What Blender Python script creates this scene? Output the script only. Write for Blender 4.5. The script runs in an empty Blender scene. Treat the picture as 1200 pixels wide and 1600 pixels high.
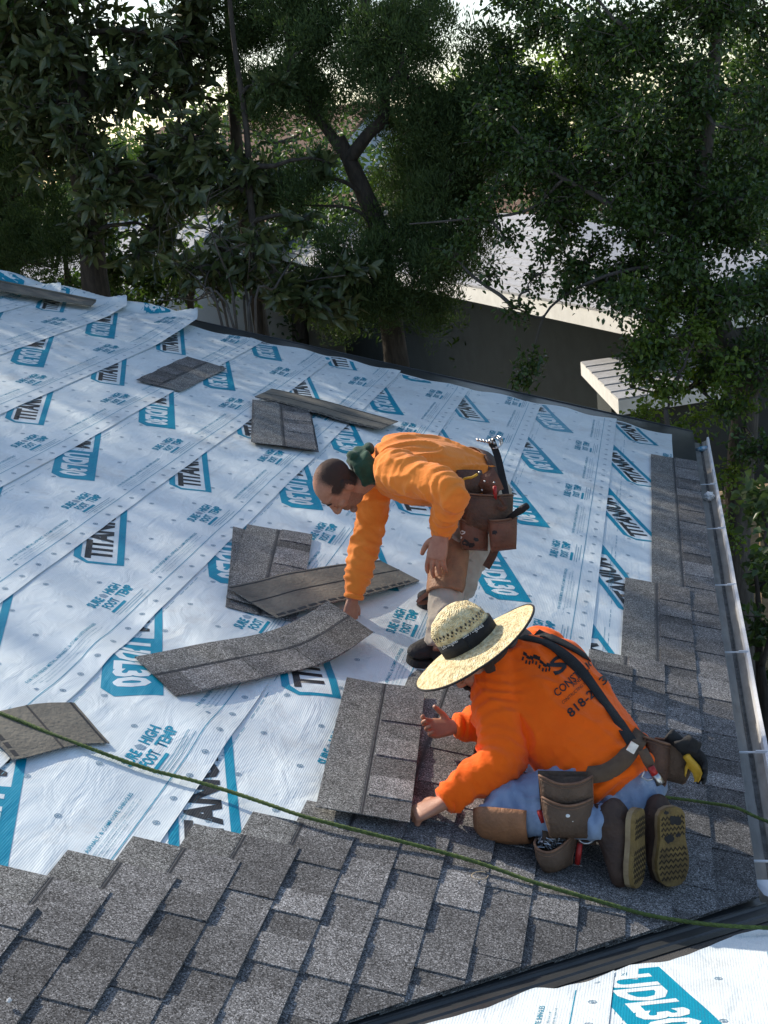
import bpy, bmesh, math, random
import numpy as np
from mathutils import Vector, Matrix, noise
from mathutils.bvhtree import BVHTree

# ------------------------------------------------------------------ camera
EZ = 2.9                                   # eave height above the ground
FPX = 2000.0                               # focal length in photo pixels (1200 x 1600)
RW = np.array([[0.9758913114408608, 0.19481047484454717, -0.09841253550239168],
               [-0.04033087904756699, -0.2821780166739261, -0.9585139472643045],
               [-0.2144984112952537, 0.939374497096734, -0.26751819705426194]])
CAM = np.array([-0.2347782232293676, -6.823619314195822, 2.432361472696612 + EZ])
scene = bpy.context.scene
COL = scene.collection
cd = bpy.data.cameras.new('camera')
cd.sensor_fit = 'VERTICAL'; cd.sensor_height = 24.0; cd.sensor_width = 18.0
cd.lens = 24.0 * FPX / 1600.0
cd.clip_start = 0.1; cd.clip_end = 2000.0
cam = bpy.data.objects.new('camera', cd); COL.objects.link(cam)
mw = Matrix.Identity(4)
for i in range(3):
    mw[i][0] = RW[0, i]; mw[i][1] = -RW[1, i]; mw[i][2] = -RW[2, i]; mw[i][3] = CAM[i]
cam.matrix_world = mw
scene.camera = cam

# ------------------------------------------------------------------ sky, sun, exposure
SUN_AZ = math.radians(32.0)                # turned from -X (up the slope) towards +Y (away)
SUN_EL = math.radians(33.0)
SDIR = Vector((-math.cos(SUN_AZ) * math.cos(SUN_EL), math.sin(SUN_AZ) * math.cos(SUN_EL), math.sin(SUN_EL)))
world = bpy.data.worlds.new('World'); scene.world = world; world.use_nodes = True
wn = world.node_tree.nodes; wl = world.node_tree.links
sky = wn.new('ShaderNodeTexSky'); sky.sky_type = 'NISHITA'; sky.sun_disc = False
sky.sun_elevation = SUN_EL
sky.sun_rotation = math.atan2(SDIR.x, SDIR.y)
sky.air_density = 1.0; sky.dust_density = 1.2; sky.ozone_density = .4
wn['Background'].inputs['Strength'].default_value = 0.15
wl.new(sky.outputs[0], wn['Background'].inputs['Color'])
sd = bpy.data.lights.new('sun', 'SUN'); sd.energy = 3.5; sd.angle = math.radians(0.55); sd.color = (1.0, 0.9, 0.76)
sun = bpy.data.objects.new('sun', sd); COL.objects.link(sun)
sun.rotation_euler = (-SDIR).to_track_quat('-Z', 'Y').to_euler()
sun.location = (-12, 8, 14)
vs = scene.view_settings
vs.view_transform = 'Standard'; vs.look = 'None'; vs.exposure = 0.55; vs.gamma = 1.0
vs.use_curve_mapping = False
scene.render.engine = 'CYCLES'
scene.cycles.max_bounces = 6; scene.cycles.transparent_max_bounces = 8
scene.cycles.use_denoising = True

# ------------------------------------------------------------------ geometry of the roof
TH = math.radians(16.3); CS, SN = math.cos(TH), math.sin(TH)

def RP(u, v, w=0.0):
    """roof coordinates (u along the eave away from us, v down the slope, w off the surface) -> world"""
    return Vector((v * CS + w * SN, u, EZ - v * SN + w * CS))

def BP(x, d, w=0.0):
    """nearer roof wing: x along its eave, d up its slope from the eave, w off the surface"""
    return Vector((x, -3.11 - d * CS + w * SN, EZ + d * SN + w * CS))

def pxdir(x, y):
    return Vector(RW.T @ np.array([(x - 600) / FPX, (y - 800) / FPX, 1.0]))
CAMV = Vector(CAM)

def at_y(x, y, Y):
    d = pxdir(x, y); return CAMV + d * ((Y - CAMV.y) / d.y)

def at_z(x, y, Z):
    d = pxdir(x, y); return CAMV + d * ((Z - CAMV.z) / d.z)

def at_d(x, y, D):
    return CAMV + pxdir(x, y) * D

NRM = Vector((SN, 0, CS))

def on_roof(x, y, h=0.0):
    d = pxdir(x, y); o = CAMV - Vector((0, 0, EZ))
    return CAMV + d * ((h - NRM.dot(o)) / NRM.dot(d))

def on_wing(x, y, h=0.0):
    n = Vector((0, SN, CS)); o = CAMV - Vector((0, -3.11, EZ)); d = pxdir(x, y)
    return CAMV + d * ((h - n.dot(o)) / n.dot(d))

def uv_of(P):
    q = P - Vector((0, 0, EZ)); return q.y, q.x * CS - q.z * SN

def imdir(dx, dy, dz):
    """direction given in camera axes: right, down, away"""
    return Vector(RW.T @ np.array([dx, dy, dz], float)).normalized()

# ------------------------------------------------------------------ objects
def tag(o, label=None, cat=None, group=None, kind=None):
    if label: o['label'] = label
    if cat: o['category'] = cat
    if group: o['group'] = group
    if kind: o['kind'] = kind
    return o

def empty(name, loc, label=None, cat=None, group=None, kind=None):
    o = bpy.data.objects.new(name, None); COL.objects.link(o); o.location = Vector(loc)
    o.empty_display_size = 0.1
    return tag(o, label, cat, group, kind)

def world_loc(o):
    L = Vector(o.location)
    return L

def link(name, me, parent=None, mats=(), smooth=False):
    for m in mats:
        me.materials.append(m)
    if smooth:
        for p in me.polygons: p.use_smooth = True
    o = bpy.data.objects.new(name, me); COL.objects.link(o)
    if parent is not None:
        o.parent = parent
        root = parent
        off = Vector((0, 0, 0))
        while root is not None:
            off += Vector(root.location); root = root.parent
        if parent.type == 'EMPTY':
            o.matrix_parent_inverse = Matrix.Translation(-Vector(parent.location))
    return o

def mesh(name, verts, faces, mats=(), parent=None, fm=None, smooth=False, tone=None):
    me = bpy.data.meshes.new(name)
    me.from_pydata([tuple(v) for v in verts], [], faces)
    o = link(name, me, parent, mats, smooth)
    if fm is not None:
        me.polygons.foreach_set('material_index', fm)
    if tone is not None:
        a = me.attributes.new('tone', 'FLOAT', 'FACE'); a.data.foreach_set('value', tone)
    me.update()
    return o

def bm_obj(name, bm, mats=(), parent=None, smooth=False):
    me = bpy.data.meshes.new(name); bm.to_mesh(me); bm.free()
    return link(name, me, parent, mats, smooth)

class MB:
    """collects verts and faces of one mesh"""
    def __init__(s): s.v = []; s.f = []; s.m = []; s.t = []
    def add(s, vs, fs, mi=0, tone=1.0):
        b = len(s.v); s.v += [Vector(q) for q in vs]
        for q in fs: s.f.append(tuple(b + i for i in q)); s.m.append(mi); s.t.append(tone)
    def box(s, x0, x1, y0, y1, z0, z1, fn=None, mi=0, tone=1.0):
        c = [(x0, y0, z0), (x1, y0, z0), (x1, y1, z0), (x0, y1, z0), (x0, y0, z1), (x1, y0, z1), (x1, y1, z1), (x0, y1, z1)]
        if fn: c = [fn(*q) for q in c]
        s.add(c, [(0, 3, 2, 1), (4, 5, 6, 7), (0, 1, 5, 4), (1, 2, 6, 5), (2, 3, 7, 6), (3, 0, 4, 7)], mi, tone)
    def obox(s, c, ax, ay, az, mi=0):
        """box from centre and three half-axis vectors"""
        c = Vector(c); q = []
        for sz in (-1, 1):
            for sx, sy in ((-1, -1), (1, -1), (1, 1), (-1, 1)):
                q.append(c + ax * sx + ay * sy + az * sz)
        s.add(q, [(0, 3, 2, 1), (4, 5, 6, 7), (0, 1, 5, 4), (1, 2, 6, 5), (2, 3, 7, 6), (3, 0, 4, 7)], mi)
    def tube(s, pts, rad, n=8, mi=0, cap=True):
        pts = [Vector(p) for p in pts]
        if not hasattr(rad, '__len__'): rad = [rad] * len(pts)
        b = len(s.v); t0 = (pts[1] - pts[0]).normalized()
        ref = Vector((0, 0, 1)) if abs(t0.z) < .9 else Vector((1, 0, 0))
        a = t0.cross(ref).normalized()
        for i, p in enumerate(pts):
            t = (pts[min(i + 1, len(pts) - 1)] - pts[max(i - 1, 0)]).normalized()
            a = (a - t * a.dot(t)).normalized(); c = t.cross(a)
            for k in range(n):
                an = 2 * math.pi * k / n
                s.v.append(p + (a * math.cos(an) + c * math.sin(an)) * rad[i])
        for i in range(len(pts) - 1):
            for k in range(n):
                s.f.append((b + i * n + k, b + i * n + (k + 1) % n, b + (i + 1) * n + (k + 1) % n, b + (i + 1) * n + k)); s.m.append(mi); s.t.append(1)
        if cap:
            s.f.append(tuple(b + k for k in range(n))[::-1]); s.m.append(mi); s.t.append(1)
            e = b + (len(pts) - 1) * n
            s.f.append(tuple(e + k for k in range(n))); s.m.append(mi); s.t.append(1)
    def ribbon(s, pts, nrm, width, thick, mi=0):
        """flat strap along pts; nrm = normal per point"""
        pts = [Vector(p) for p in pts]; b = len(s.v); n = len(pts)
        for i, p in enumerate(pts):
            t = (pts[min(i + 1, n - 1)] - pts[max(i - 1, 0)]).normalized()
            N = Vector(nrm[i] if isinstance(nrm, list) else nrm); N = (N - t * N.dot(t)).normalized(); sd_ = t.cross(N)
            w = width[i] if hasattr(width, '__len__') else width
            for a, c in ((-.5, 0), (.5, 0), (.5, 1), (-.5, 1)):
                s.v.append(p + sd_ * a * w + N * thick * c)
        for i in range(n - 1):
            for k in range(4):
                s.f.append((b + i * 4 + k, b + i * 4 + (k + 1) % 4, b + i * 4 + 4 + (k + 1) % 4, b + i * 4 + 4 + k)); s.m.append(mi); s.t.append(1)
        s.f.append((b, b + 1, b + 2, b + 3)); s.m.append(mi); s.t.append(1)
        e = b + (n - 1) * 4; s.f.append((e + 3, e + 2, e + 1, e)); s.m.append(mi); s.t.append(1)
    def build(s, name, mats, parent=None, smooth=False, tone=False):
        if not isinstance(mats, (list, tuple)): mats = [mats]
        return mesh(name, s.v, s.f, mats, parent, s.m, smooth, s.t if tone else None)

def catmull(pts, n):
    pts = [Vector(p) for p in pts]; out = []
    P = [pts[0] * 2 - pts[1]] + pts + [pts[-1] * 2 - pts[-2]]
    for i in range(1, len(P) - 2):
        for k in range(n):
            t = k / n
            a, b, c, d = P[i - 1], P[i], P[i + 1], P[i + 2]
            out.append(.5 * ((2 * b) + (c - a) * t + (2 * a - 5 * b + 4 * c - d) * t * t + (3 * b - a - 3 * c + d) * t ** 3))
    out.append(pts[-1]); return out

def sstep(a, b, x):
    t = min(1, max(0, (x - a) / (b - a))); return t * t * (3 - 2 * t)

# ------------------------------------------------------------------ materials
def new_mat(name):
    m = bpy.data.materials.new(name); m.use_nodes = True
    nt = m.node_tree
    return m, nt, nt.nodes, nt.links, nt.nodes['Principled BSDF']

def N(nt, kind, **kw):
    n = nt.nodes.new(kind)
    for k, v in kw.items():
        if k in n.inputs: n.inputs[k].default_value = v
        else: setattr(n, k, v)
    return n

def ramp(nt, stops):
    r = nt.nodes.new('ShaderNodeValToRGB'); cr = r.color_ramp
    while len(cr.elements) < len(stops): cr.elements.new(0.5)
    for e, (p, c) in zip(cr.elements, stops):
        e.position = p; e.color = (c[0], c[1], c[2], 1) if hasattr(c, '__len__') else (c, c, c, 1)
    return r

def pos_node(nt, scale=None):
    g = nt.nodes.new('ShaderNodeNewGeometry')
    if scale is None: return g.outputs['Position']
    mp = nt.nodes.new('ShaderNodeMapping'); mp.inputs['Scale'].default_value = scale
    nt.links.new(g.outputs['Position'], mp.inputs['Vector']); return mp.outputs[0]

def pmat(name, c1, c2=None, scale=8.0, rough=0.7, bump=0.0, bscale=40.0, metal=0.0, spec=0.4, stretch=None, lo=.35, hi=.65, detail=4.0, bstretch=None):
    """two-tone noise colour with fine relief"""
    m, nt, ns, ls, b = new_mat(name)
    b.inputs['Roughness'].default_value = rough; b.inputs['Metallic'].default_value = metal
    b.inputs['Specular IOR Level'].default_value = spec
    if c2 is None: c2 = tuple(x * .75 for x in c1)
    nz = N(nt, 'ShaderNodeTexNoise', Scale=scale, Detail=detail, Roughness=.6)
    ls.new(pos_node(nt, stretch), nz.inputs['Vector'])
    r = ramp(nt, [(lo, c1), (hi, c2)])
    ls.new(nz.outputs[0], r.inputs[0]); ls.new(r.outputs[0], b.inputs['Base Color'])
    if bump:
        n2 = N(nt, 'ShaderNodeTexNoise', Scale=bscale, Detail=3.0)
        ls.new(pos_node(nt, bstretch or stretch), n2.inputs['Vector'])
        bp = N(nt, 'ShaderNodeBump', Strength=min(1, bump), Distance=.01 if bump <= 1 else .01 * bump)
        ls.new(n2.outputs[0], bp.inputs['Height']); ls.new(bp.outputs[0], b.inputs['Normal'])
    return m

def shingle_mat(name, lo, mid, hi, tint=(1, 1, 1)):
    m, nt, ns, ls, b = new_mat(name)
    b.inputs['Roughness'].default_value = .95; b.inputs['Specular IOR Level'].default_value = .25
    pos = pos_node(nt)
    vo = N(nt, 'ShaderNodeTexVoronoi', Scale=320.0); ls.new(pos, vo.inputs['Vector'])
    sp = nt.nodes.new('ShaderNodeSeparateColor'); ls.new(vo.outputs['Color'], sp.inputs[0])
    r = ramp(nt, [(0, lo), (.45, mid), (.8, tuple(x * 1.5 for x in mid)), (1.0, hi)]); ls.new(sp.outputs[0], r.inputs[0])
    nz = N(nt, 'ShaderNodeTexNoise', Scale=14.0, Detail=4.0); ls.new(pos, nz.inputs['Vector'])
    r2 = ramp(nt, [(.3, .78), (.7, 1.18)]); ls.new(nz.outputs[0], r2.inputs[0])
    at = nt.nodes.new('ShaderNodeAttribute'); at.attribute_name = 'tone'
    m1 = N(nt, 'ShaderNodeMix', data_type='RGBA', blend_type='MULTIPLY'); m1.inputs[0].default_value = 1
    ls.new(r.outputs[0], m1.inputs[6]); ls.new(r2.outputs[0], m1.inputs[7])
    m2 = N(nt, 'ShaderNodeMix', data_type='RGBA', blend_type='MULTIPLY'); m2.inputs[0].default_value = 1
    ls.new(m1.outputs[2], m2.inputs[6]); ls.new(at.outputs['Fac'], m2.inputs[7])
    ls.new(m2.outputs[2], b.inputs['Base Color'])
    bp = N(nt, 'ShaderNodeBump', Strength=.5, Distance=.004); ls.new(sp.outputs[1], bp.inputs['Height'])
    ls.new(bp.outputs[0], b.inputs['Normal'])
    return m

def sheet_like(name, col, col2, rough, spec=.45, dirt=False):
    """woven roofing membrane: fine ribs along the roll, soft wrinkles, slight sheen"""
    m, nt, ns, ls, b = new_mat(name)
    b.inputs['Roughness'].default_value = rough; b.inputs['Specular IOR Level'].default_value = spec
    nz = N(nt, 'ShaderNodeTexNoise', Scale=5.0, Detail=5.0); ls.new(pos_node(nt), nz.inputs['Vector'])
    r = ramp(nt, [(.3, col), (.72, col2)]); ls.new(nz.outputs[0], r.inputs[0]); ls.new(r.outputs[0], b.inputs['Base Color'])
    if dirt:                                 # boot scuffs and granule dust
        d1 = N(nt, 'ShaderNodeTexNoise', Scale=2.6, Detail=9.0, Roughness=.72); ls.new(pos_node(nt), d1.inputs['Vector'])
        rd = ramp(nt, [(.54, 0), (.70, .55)]); ls.new(d1.outputs[0], rd.inputs[0])
        d2 = N(nt, 'ShaderNodeTexNoise', Scale=160.0, Detail=3.0); ls.new(pos_node(nt), d2.inputs['Vector'])
        rd2 = ramp(nt, [(.66, 0), (.72, .5)]); ls.new(d2.outputs[0], rd2.inputs[0])
        mm = N(nt, 'ShaderNodeMath', operation='MAXIMUM'); ls.new(rd.outputs[0], mm.inputs[0])
        ml = N(nt, 'ShaderNodeMath', operation='MULTIPLY'); ls.new(rd2.outputs[0], ml.inputs[0]); ls.new(nz.outputs[0], ml.inputs[1]); ls.new(ml.outputs[0], mm.inputs[1])
        mx = N(nt, 'ShaderNodeMix', data_type='RGBA'); ls.new(mm.outputs[0], mx.inputs[0]); ls.new(r.outputs[0], mx.inputs[6]); mx.inputs[7].default_value = (.50, .49, .46, 1)
        ls.new(mx.outputs[2], b.inputs['Base Color'])
    wv = N(nt, 'ShaderNodeTexWave', Scale=42.0); wv.bands_direction = 'X'; ls.new(pos_node(nt), wv.inputs['Vector'])
    bp = N(nt, 'ShaderNodeBump', Strength=.32, Distance=.0014); ls.new(wv.outputs['Fac'], bp.inputs['Height'])
    n2 = N(nt, 'ShaderNodeTexNoise', Scale=7.0, Detail=3.0, Distortion=.6); ls.new(pos_node(nt, (1.4, .7, 1)), n2.inputs['Vector'])
    b2 = N(nt, 'ShaderNodeBump', Strength=.6, Distance=.02); ls.new(n2.outputs[0], b2.inputs['Height'])
    ls.new(bp.outputs[0], b2.inputs['Normal']); ls.new(b2.outputs[0], b.inputs['Normal'])
    return m

def leaf_mat(name, c1, c2, rough=.4, trans=.3, scale=3.0):
    m, nt, ns, ls, b = new_mat(name)
    b.inputs['Roughness'].default_value = rough; b.inputs['Specular IOR Level'].default_value = .5
    at = nt.nodes.new('ShaderNodeAttribute'); at.attribute_name = 'tone'
    r = ramp(nt, [(0, c1), (1, c2)]); ls.new(at.outputs['Fac'], r.inputs[0])
    ls.new(r.outputs[0], b.inputs['Base Color'])
    tr = nt.nodes.new('ShaderNodeBsdfTranslucent')
    hs = N(nt, 'ShaderNodeHueSaturation', Saturation=1.15, Value=1.9); ls.new(r.outputs[0], hs.inputs['Color']); ls.new(hs.outputs[0], tr.inputs['Color'])
    mx = nt.nodes.new('ShaderNodeMixShader'); mx.inputs[0].default_value = trans
    ls.new(b.outputs[0], mx.inputs[1]); ls.new(tr.outputs[0], mx.inputs[2])
    ls.new(mx.outputs[0], nt.nodes['Material Output'].inputs['Surface'])
    return m

def cloth(name, c1, c2, rough=.85, wscale=900.0, speck=None):
    m, nt, ns, ls, b = new_mat(name)
    b.inputs['Roughness'].default_value = rough; b.inputs['Specular IOR Level'].default_value = .2
    b.inputs['Sheen Weight'].default_value = .15
    nz = N(nt, 'ShaderNodeTexNoise', Scale=9.0, Detail=6.0, Roughness=.6); ls.new(pos_node(nt), nz.inputs['Vector'])
    r = ramp(nt, [(.35, c1), (.68, c2)]); ls.new(nz.outputs[0], r.inputs[0])
    out = r.outputs[0]
    if speck:                                # dust, paint and dirt with a shape of their own
        for (c, sc, lo, hi) in speck:
            v = N(nt, 'ShaderNodeTexNoise', Scale=sc, Detail=6.0, Roughness=.75); ls.new(pos_node(nt), v.inputs['Vector'])
            rr = ramp(nt, [(lo, 0), (hi, 1)]); ls.new(v.outputs[0], rr.inputs[0])
            mx = N(nt, 'ShaderNodeMix', data_type='RGBA'); ls.new(rr.outputs[0], mx.inputs[0]); ls.new(out, mx.inputs[6])
            mx.inputs[7].default_value = (*c, 1); out = mx.outputs[2]
    ls.new(out, b.inputs['Base Color'])
    n2 = N(nt, 'ShaderNodeTexNoise', Scale=wscale, Detail=2.0); ls.new(pos_node(nt), n2.inputs['Vector'])
    bp = N(nt, 'ShaderNodeBump', Strength=.25, Distance=.002); ls.new(n2.outputs[0], bp.inputs['Height'])
    n3 = N(nt, 'ShaderNodeTexNoise', Scale=22.0, Detail=2.0, Distortion=1.2); ls.new(pos_node(nt), n3.inputs['Vector'])
    b3 = N(nt, 'ShaderNodeBump', Strength=.35, Distance=.012); ls.new(n3.outputs[0], b3.inputs['Height']); ls.new(bp.outputs[0], b3.inputs['Normal'])
    ls.new(b3.outputs[0], b.inputs['Normal'])
    return m

M = {}
M['shingle'] = shingle_mat('granulated_shingle', (.025, .025, .025), (.136, .134, .132), (.43, .425, .42))
M['shingle_blank'] = shingle_mat('granulated_headlap', (.03, .03, .028), (.145, .145, .138), (.46, .46, .44))
M['nail_strip'] = pmat('nail_strip', (.055, .056, .058), (.11, .11, .108), 40, .8, .3, 120)
M['shingle_back'] = pmat('shingle_underside', (.20, .185, .15), (.10, .095, .082), 7, .95, .5, 60, lo=.3, hi=.75)
M['tar'] = pmat('sealant_tar', (.015, .015, .015), (.03, .03, .03), 30, .5)
M['sheet'] = sheet_like('white_underlayment', (.755, .825, .835), (.67, .735, .745), .42, dirt=True)
M['sheet_under'] = pmat('underlayment_underside', (.05, .055, .06), (.08, .08, .085), 10, .7)
M['blue'] = sheet_like('blue_print', (.0, .275, .41), (.0, .25, .38), .40)
M['black'] = sheet_like('black_print', (.018, .02, .022), (.03, .032, .035), .45)
M['pale_blue'] = sheet_like('fine_blue_print', (.07, .27, .38), (.10, .30, .40), .45)
M['grey_print'] = sheet_like('grey_dot_print', (.22, .33, .42), (.25, .36, .44), .45)
M['dark_metal'] = pmat('charcoal_painted_metal', (.030, .033, .034), (.04, .043, .044), 6, .38, .12, 60, spec=.5)
M['felt'] = pmat('dark_valley_membrane', (.055, .053, .050), (.085, .082, .077), 5, .9, .5, 200)
M['white_metal'] = pmat('white_painted_metal', (.80, .81, .82), (.70, .71, .71), 12, .35, .05, 40)
M['gutter_in'] = pmat('weathered_gutter_inside', (.36, .335, .29), (.24, .22, .185), 9, .6, .2, 70, stretch=(3, .7, 1), lo=.3, hi=.7)
M['deck'] = pmat('plywood_deck', (.32, .22, .12), (.24, .16, .09), 5, .8, .2, 60)
M['stucco'] = pmat('beige_stucco', (.48, .44, .37), (.42, .38, .32), 5, .95, .6, 150)
# ------------------------------------------------------------------ ground
rnd = random.Random(7)
M['ground'] = pmat('dry_yard_soil', (.16, .125, .085), (.07, .085, .035), .35, .95, .8, 30, lo=.4, hi=.6, detail=8)
g = MB(); g.add([(-900, -900, 0), (900, -900, 0), (900, 900, 0), (-900, 900, 0)], [(0, 1, 2, 3)])
tag(g.build('ground', M['ground']), kind='structure')
M['asphalt'] = pmat('asphalt', (.05, .05, .05), (.065, .065, .062), 3, .9, .4, 120)
g = MB(); g.add([(-120, 52, .004), (120, 84, .004), (120, 92, .004), (-120, 60, .004)], [(0, 1, 2, 3)])
tag(g.build('road', M['asphalt']), kind='structure')

# ------------------------------------------------------------------ the house with its two roof wings
house = empty('house', (-4, 0, 0), 'single-storey house whose low roof is half covered with new grey shingles', 'house')
RIDGE = -8.0; RAKE = 3.74; U_LO = -11.0
def valley_u(v): return -3.11 + v * CS
b = MB()
# main slope (outline follows the valley), thickness below
top = [RP(valley_u(0), 0), RP(RAKE, 0), RP(RAKE, RIDGE), RP(valley_u(RIDGE), RIDGE)]
bot = [p - Vector((0, 0, .14)) for p in top]
b.add(top + bot, [(0, 1, 2, 3), (7, 6, 5, 4), (0, 4, 5, 1), (1, 5, 6, 2), (3, 2, 6, 7)])
# far slope behind the ridge
rp = RP(0, RIDGE); rx = rp.x; rz = rp.z
b.add([(rx, RAKE, rz), (rx, -10.9, rz), (2 * rx, -10.9, EZ), (2 * rx, RAKE, EZ), (rx, RAKE, rz - .14), (rx, -10.9, rz - .14), (2 * rx, -10.9, EZ - .14), (2 * rx, RAKE, EZ - .14)],
      [(0, 3, 2, 1), (4, 5, 6, 7), (0, 4, 7, 3), (3, 7, 6, 2)])
b.build('roof_deck', M['deck'], house)
b = MB()
t2 = [BP(0, 0), BP(0, 0) + Vector((5, 0, 0)), BP(5, 8), BP(-8 * CS, 8)]
t2[3] = BP(-8 * CS, 8)
bt = [p - Vector((0, 0, .14)) for p in t2]
b.add(t2 + bt, [(0, 3, 2, 1), (4, 5, 6, 7), (0, 1, 5, 4), (1, 2, 6, 5)])
b.build('wing_roof_deck', M['deck'], house)
b = MB()
b.box(-14.9, -.45, 3.1, 3.3, 0, EZ - .02)
b.add([(-14.9, 3.3, EZ - .02), (-.45, 3.3, EZ - .02), (rx, 3.3, rz - .2)], [(0, 1, 2)])
b.box(-.65, -.45, -3.5, 3.1, 0, EZ - .02)
b.box(-.45, 4.6, -3.72, -3.52, 0, EZ - .02)
b.box(-14.9, -14.7, -10, 3.1, 0, EZ - .02)
b.build('wall', M['stucco'], house)

# rake and eave metal
b = MB()
b.add([RP(3.30, 0.012, .0015), RP(RAKE + .012, .012, .003), RP(RAKE + .012, RIDGE, .003), RP(3.30, RIDGE, .0015)], [(0, 1, 2, 3)])
b.add([RP(RAKE + .012, .012, .003), RP(RAKE + .012, RIDGE, .003), RP(RAKE + .012, RIDGE, -.09), RP(RAKE + .012, .012, -.09)], [(0, 1, 2, 3)])
b.tube([RP(RAKE + .008, .012, .006), RP(RAKE + .008, RIDGE, .006)], .006, 6)
b.build('rake_drip_edge', M['dark_metal'], house)
b = MB()
b.add([RP(valley_u(0) + .02, .012, .0025), RP(RAKE + .014, .012, .0045), RP(RAKE + .014, -.175, .0045), RP(valley_u(0) + .02, -.175, .0025)], [(0, 1, 2, 3)])
b.add([RP(valley_u(0) + .02, .012, .0025), RP(RAKE + .014, .012, .0045), RP(RAKE + .014, .014, -.07), RP(valley_u(0) + .02, .014, -.07)], [(3, 2, 1, 0)])
b.build('eave_drip_edge', M['dark_metal'], house)
b = MB()
b.box(.0, .022, -3.10, RAKE - .02, EZ - .22, EZ - .075)
b.build('fascia_board', pmat('fascia_paint', (.06, .065, .065), (.05, .05, .05), 4, .6), house)

# valley metal: two flanges with a rib, plus membrane on the wing side
b = MB()
VL = 7.2
def vA(d, off, w):   # along the valley (d), off away from it on the main slope
    # in the main slope the valley runs (u,v) = (-3.11 - d*CS/q, -d/q)
    return RP(-3.11 - d * CS / math.hypot(CS, 1) + off / math.hypot(CS, 1), -d / math.hypot(CS, 1) - off * CS / math.hypot(CS, 1), w)
def vB(d, off, w):
    return BP(-d * CS / math.hypot(CS, 1) + off / math.hypot(CS, 1), d / math.hypot(CS, 1) + off * CS / math.hypot(CS, 1), w)
prof = [(vA, .20, .006), (vA, .195, .010), (vA, .185, .008), (vA, .06, .009), (vA, .02, .009), (vA, .008, .009), (vA, .001, .020), (vB, .001, .020), (vB, .010, .008), (vB, .06, .009), (vB, .066, .014), (vB, .072, .009), (vB, .105, .008)]
n = len(prof)
vv = []
for d in (-.04, 1.5, 3.0, VL):
    vv += [fn(d, o, w) for fn, o, w in prof]
ff = []
for i in range(3):
    for k in range(n - 1):
        ff.append((i * n + k, i * n + k + 1, (i + 1) * n + k + 1, (i + 1) * n + k))
b.add(vv, ff)
b.build('valley_flashing', M['dark_metal'], house)
# membrane on the wing, torn underlayment edge lies over it
b = MB()
b.add([vB(-.3, .0, .004), vB(VL, .0, .004), vB(VL, 1.2, .004), vB(-.9, 1.2, .004)], [(0, 3, 2, 1)])
b.build('valley_membrane', M['felt'], house)

# gutter
GP = [(.006, -.030), (.010, -.046), (.040, -.052), (.056, -.056), (.062, -.064), (.070, -.064), (.076, -.050), (.108, -.036), (.115, -.010), (.130, -.006), (.133, -.018), (.120, -.022), (.118, -.05), (.095, -.085), (.090, -.112), (.02, -.114)]
b = MB(); ys = [-2.99 + i * .5 for i in range(13)] + [3.56]
nn = len(GP)
for y in ys:
    jx = rnd.uniform(-.002, .002)
    for gx, gz in GP: b.v.append(Vector((gx + jx, y, EZ + gz)))
for i in range(len(ys) - 1):
    for k in range(nn - 1):
        b.f.append((i * nn + k, i * nn + k + 1, (i + 1) * nn + k + 1, (i + 1) * nn + k)); b.m.append(0 if k < 7 else 1); b.t.append(1)
b.f.append(tuple(range(nn))); b.m.append(1); b.t.append(1)
e = (len(ys) - 1) * nn; b.f.append(tuple(e + k for k in range(nn))[::-1]); b.m.append(1); b.t.append(1)
gut = b.build('gutter', [M['gutter_in'], M['white_metal']], house)
for (hx, hy) in ((1096, 757), (1106, 826), (1116, 914), (1130, 1019), (1152, 1175), (1180, 1345)):
    Y = at_z(hx, hy, EZ - .01).y
    b = MB(); b.box(.001, .124, Y - .0055, Y + .0055, EZ - .013, EZ - .009); b.box(.08, .124, Y - .004, Y + .004, EZ - .009, EZ - .003)
    b.build('hanger', M['white_metal'], gut)
b = MB()   # dark mottled strip along the crease in the trough floor
vv = []; ff = []
for i in range(120):
    y = -2.9 + i * .054
    vv += [(.0555 + .004 * noise.noise((y * 9, 2, 3)), y, EZ - .0545), (.064, y, EZ - .0600 + .003 * noise.noise((y * 7, 1, 0))), (.0735 + .003 * noise.noise((y * 8, 4, 0)), y, EZ - .0545)]
for i in range(119):
    for k in range(2): ff.append((i * 3 + k, i * 3 + k + 1, i * 3 + 4 + k, i * 3 + 3 + k))
b.add(vv, ff); b.build('crease_strip', pmat('gutter_crease_strip', (.09, .085, .075), (.2, .19, .17), 25, .9, .5, 120), gut)
b = MB(); # mitred corner piece at the valley end
b.box(.0, .135, -3.11, -2.975, EZ - .118, EZ - .11); b.box(.128, .14, -3.11, -2.975, EZ - .11, EZ - .004)
b.add([(.0, -2.92, EZ - .006), (.14, -2.92, EZ - .003), (.14, -3.1, EZ - .003), (.03, -3.0, EZ - .012)], [(0, 1, 2, 3)])
b.box(.14, 4.6, -2.935, -2.925, EZ - .11, EZ - .004); b.box(.14, 4.6, -3.11, -2.935, EZ - .118, EZ - .11)
b.build('gutter_corner', M['white_metal'], house)

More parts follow.
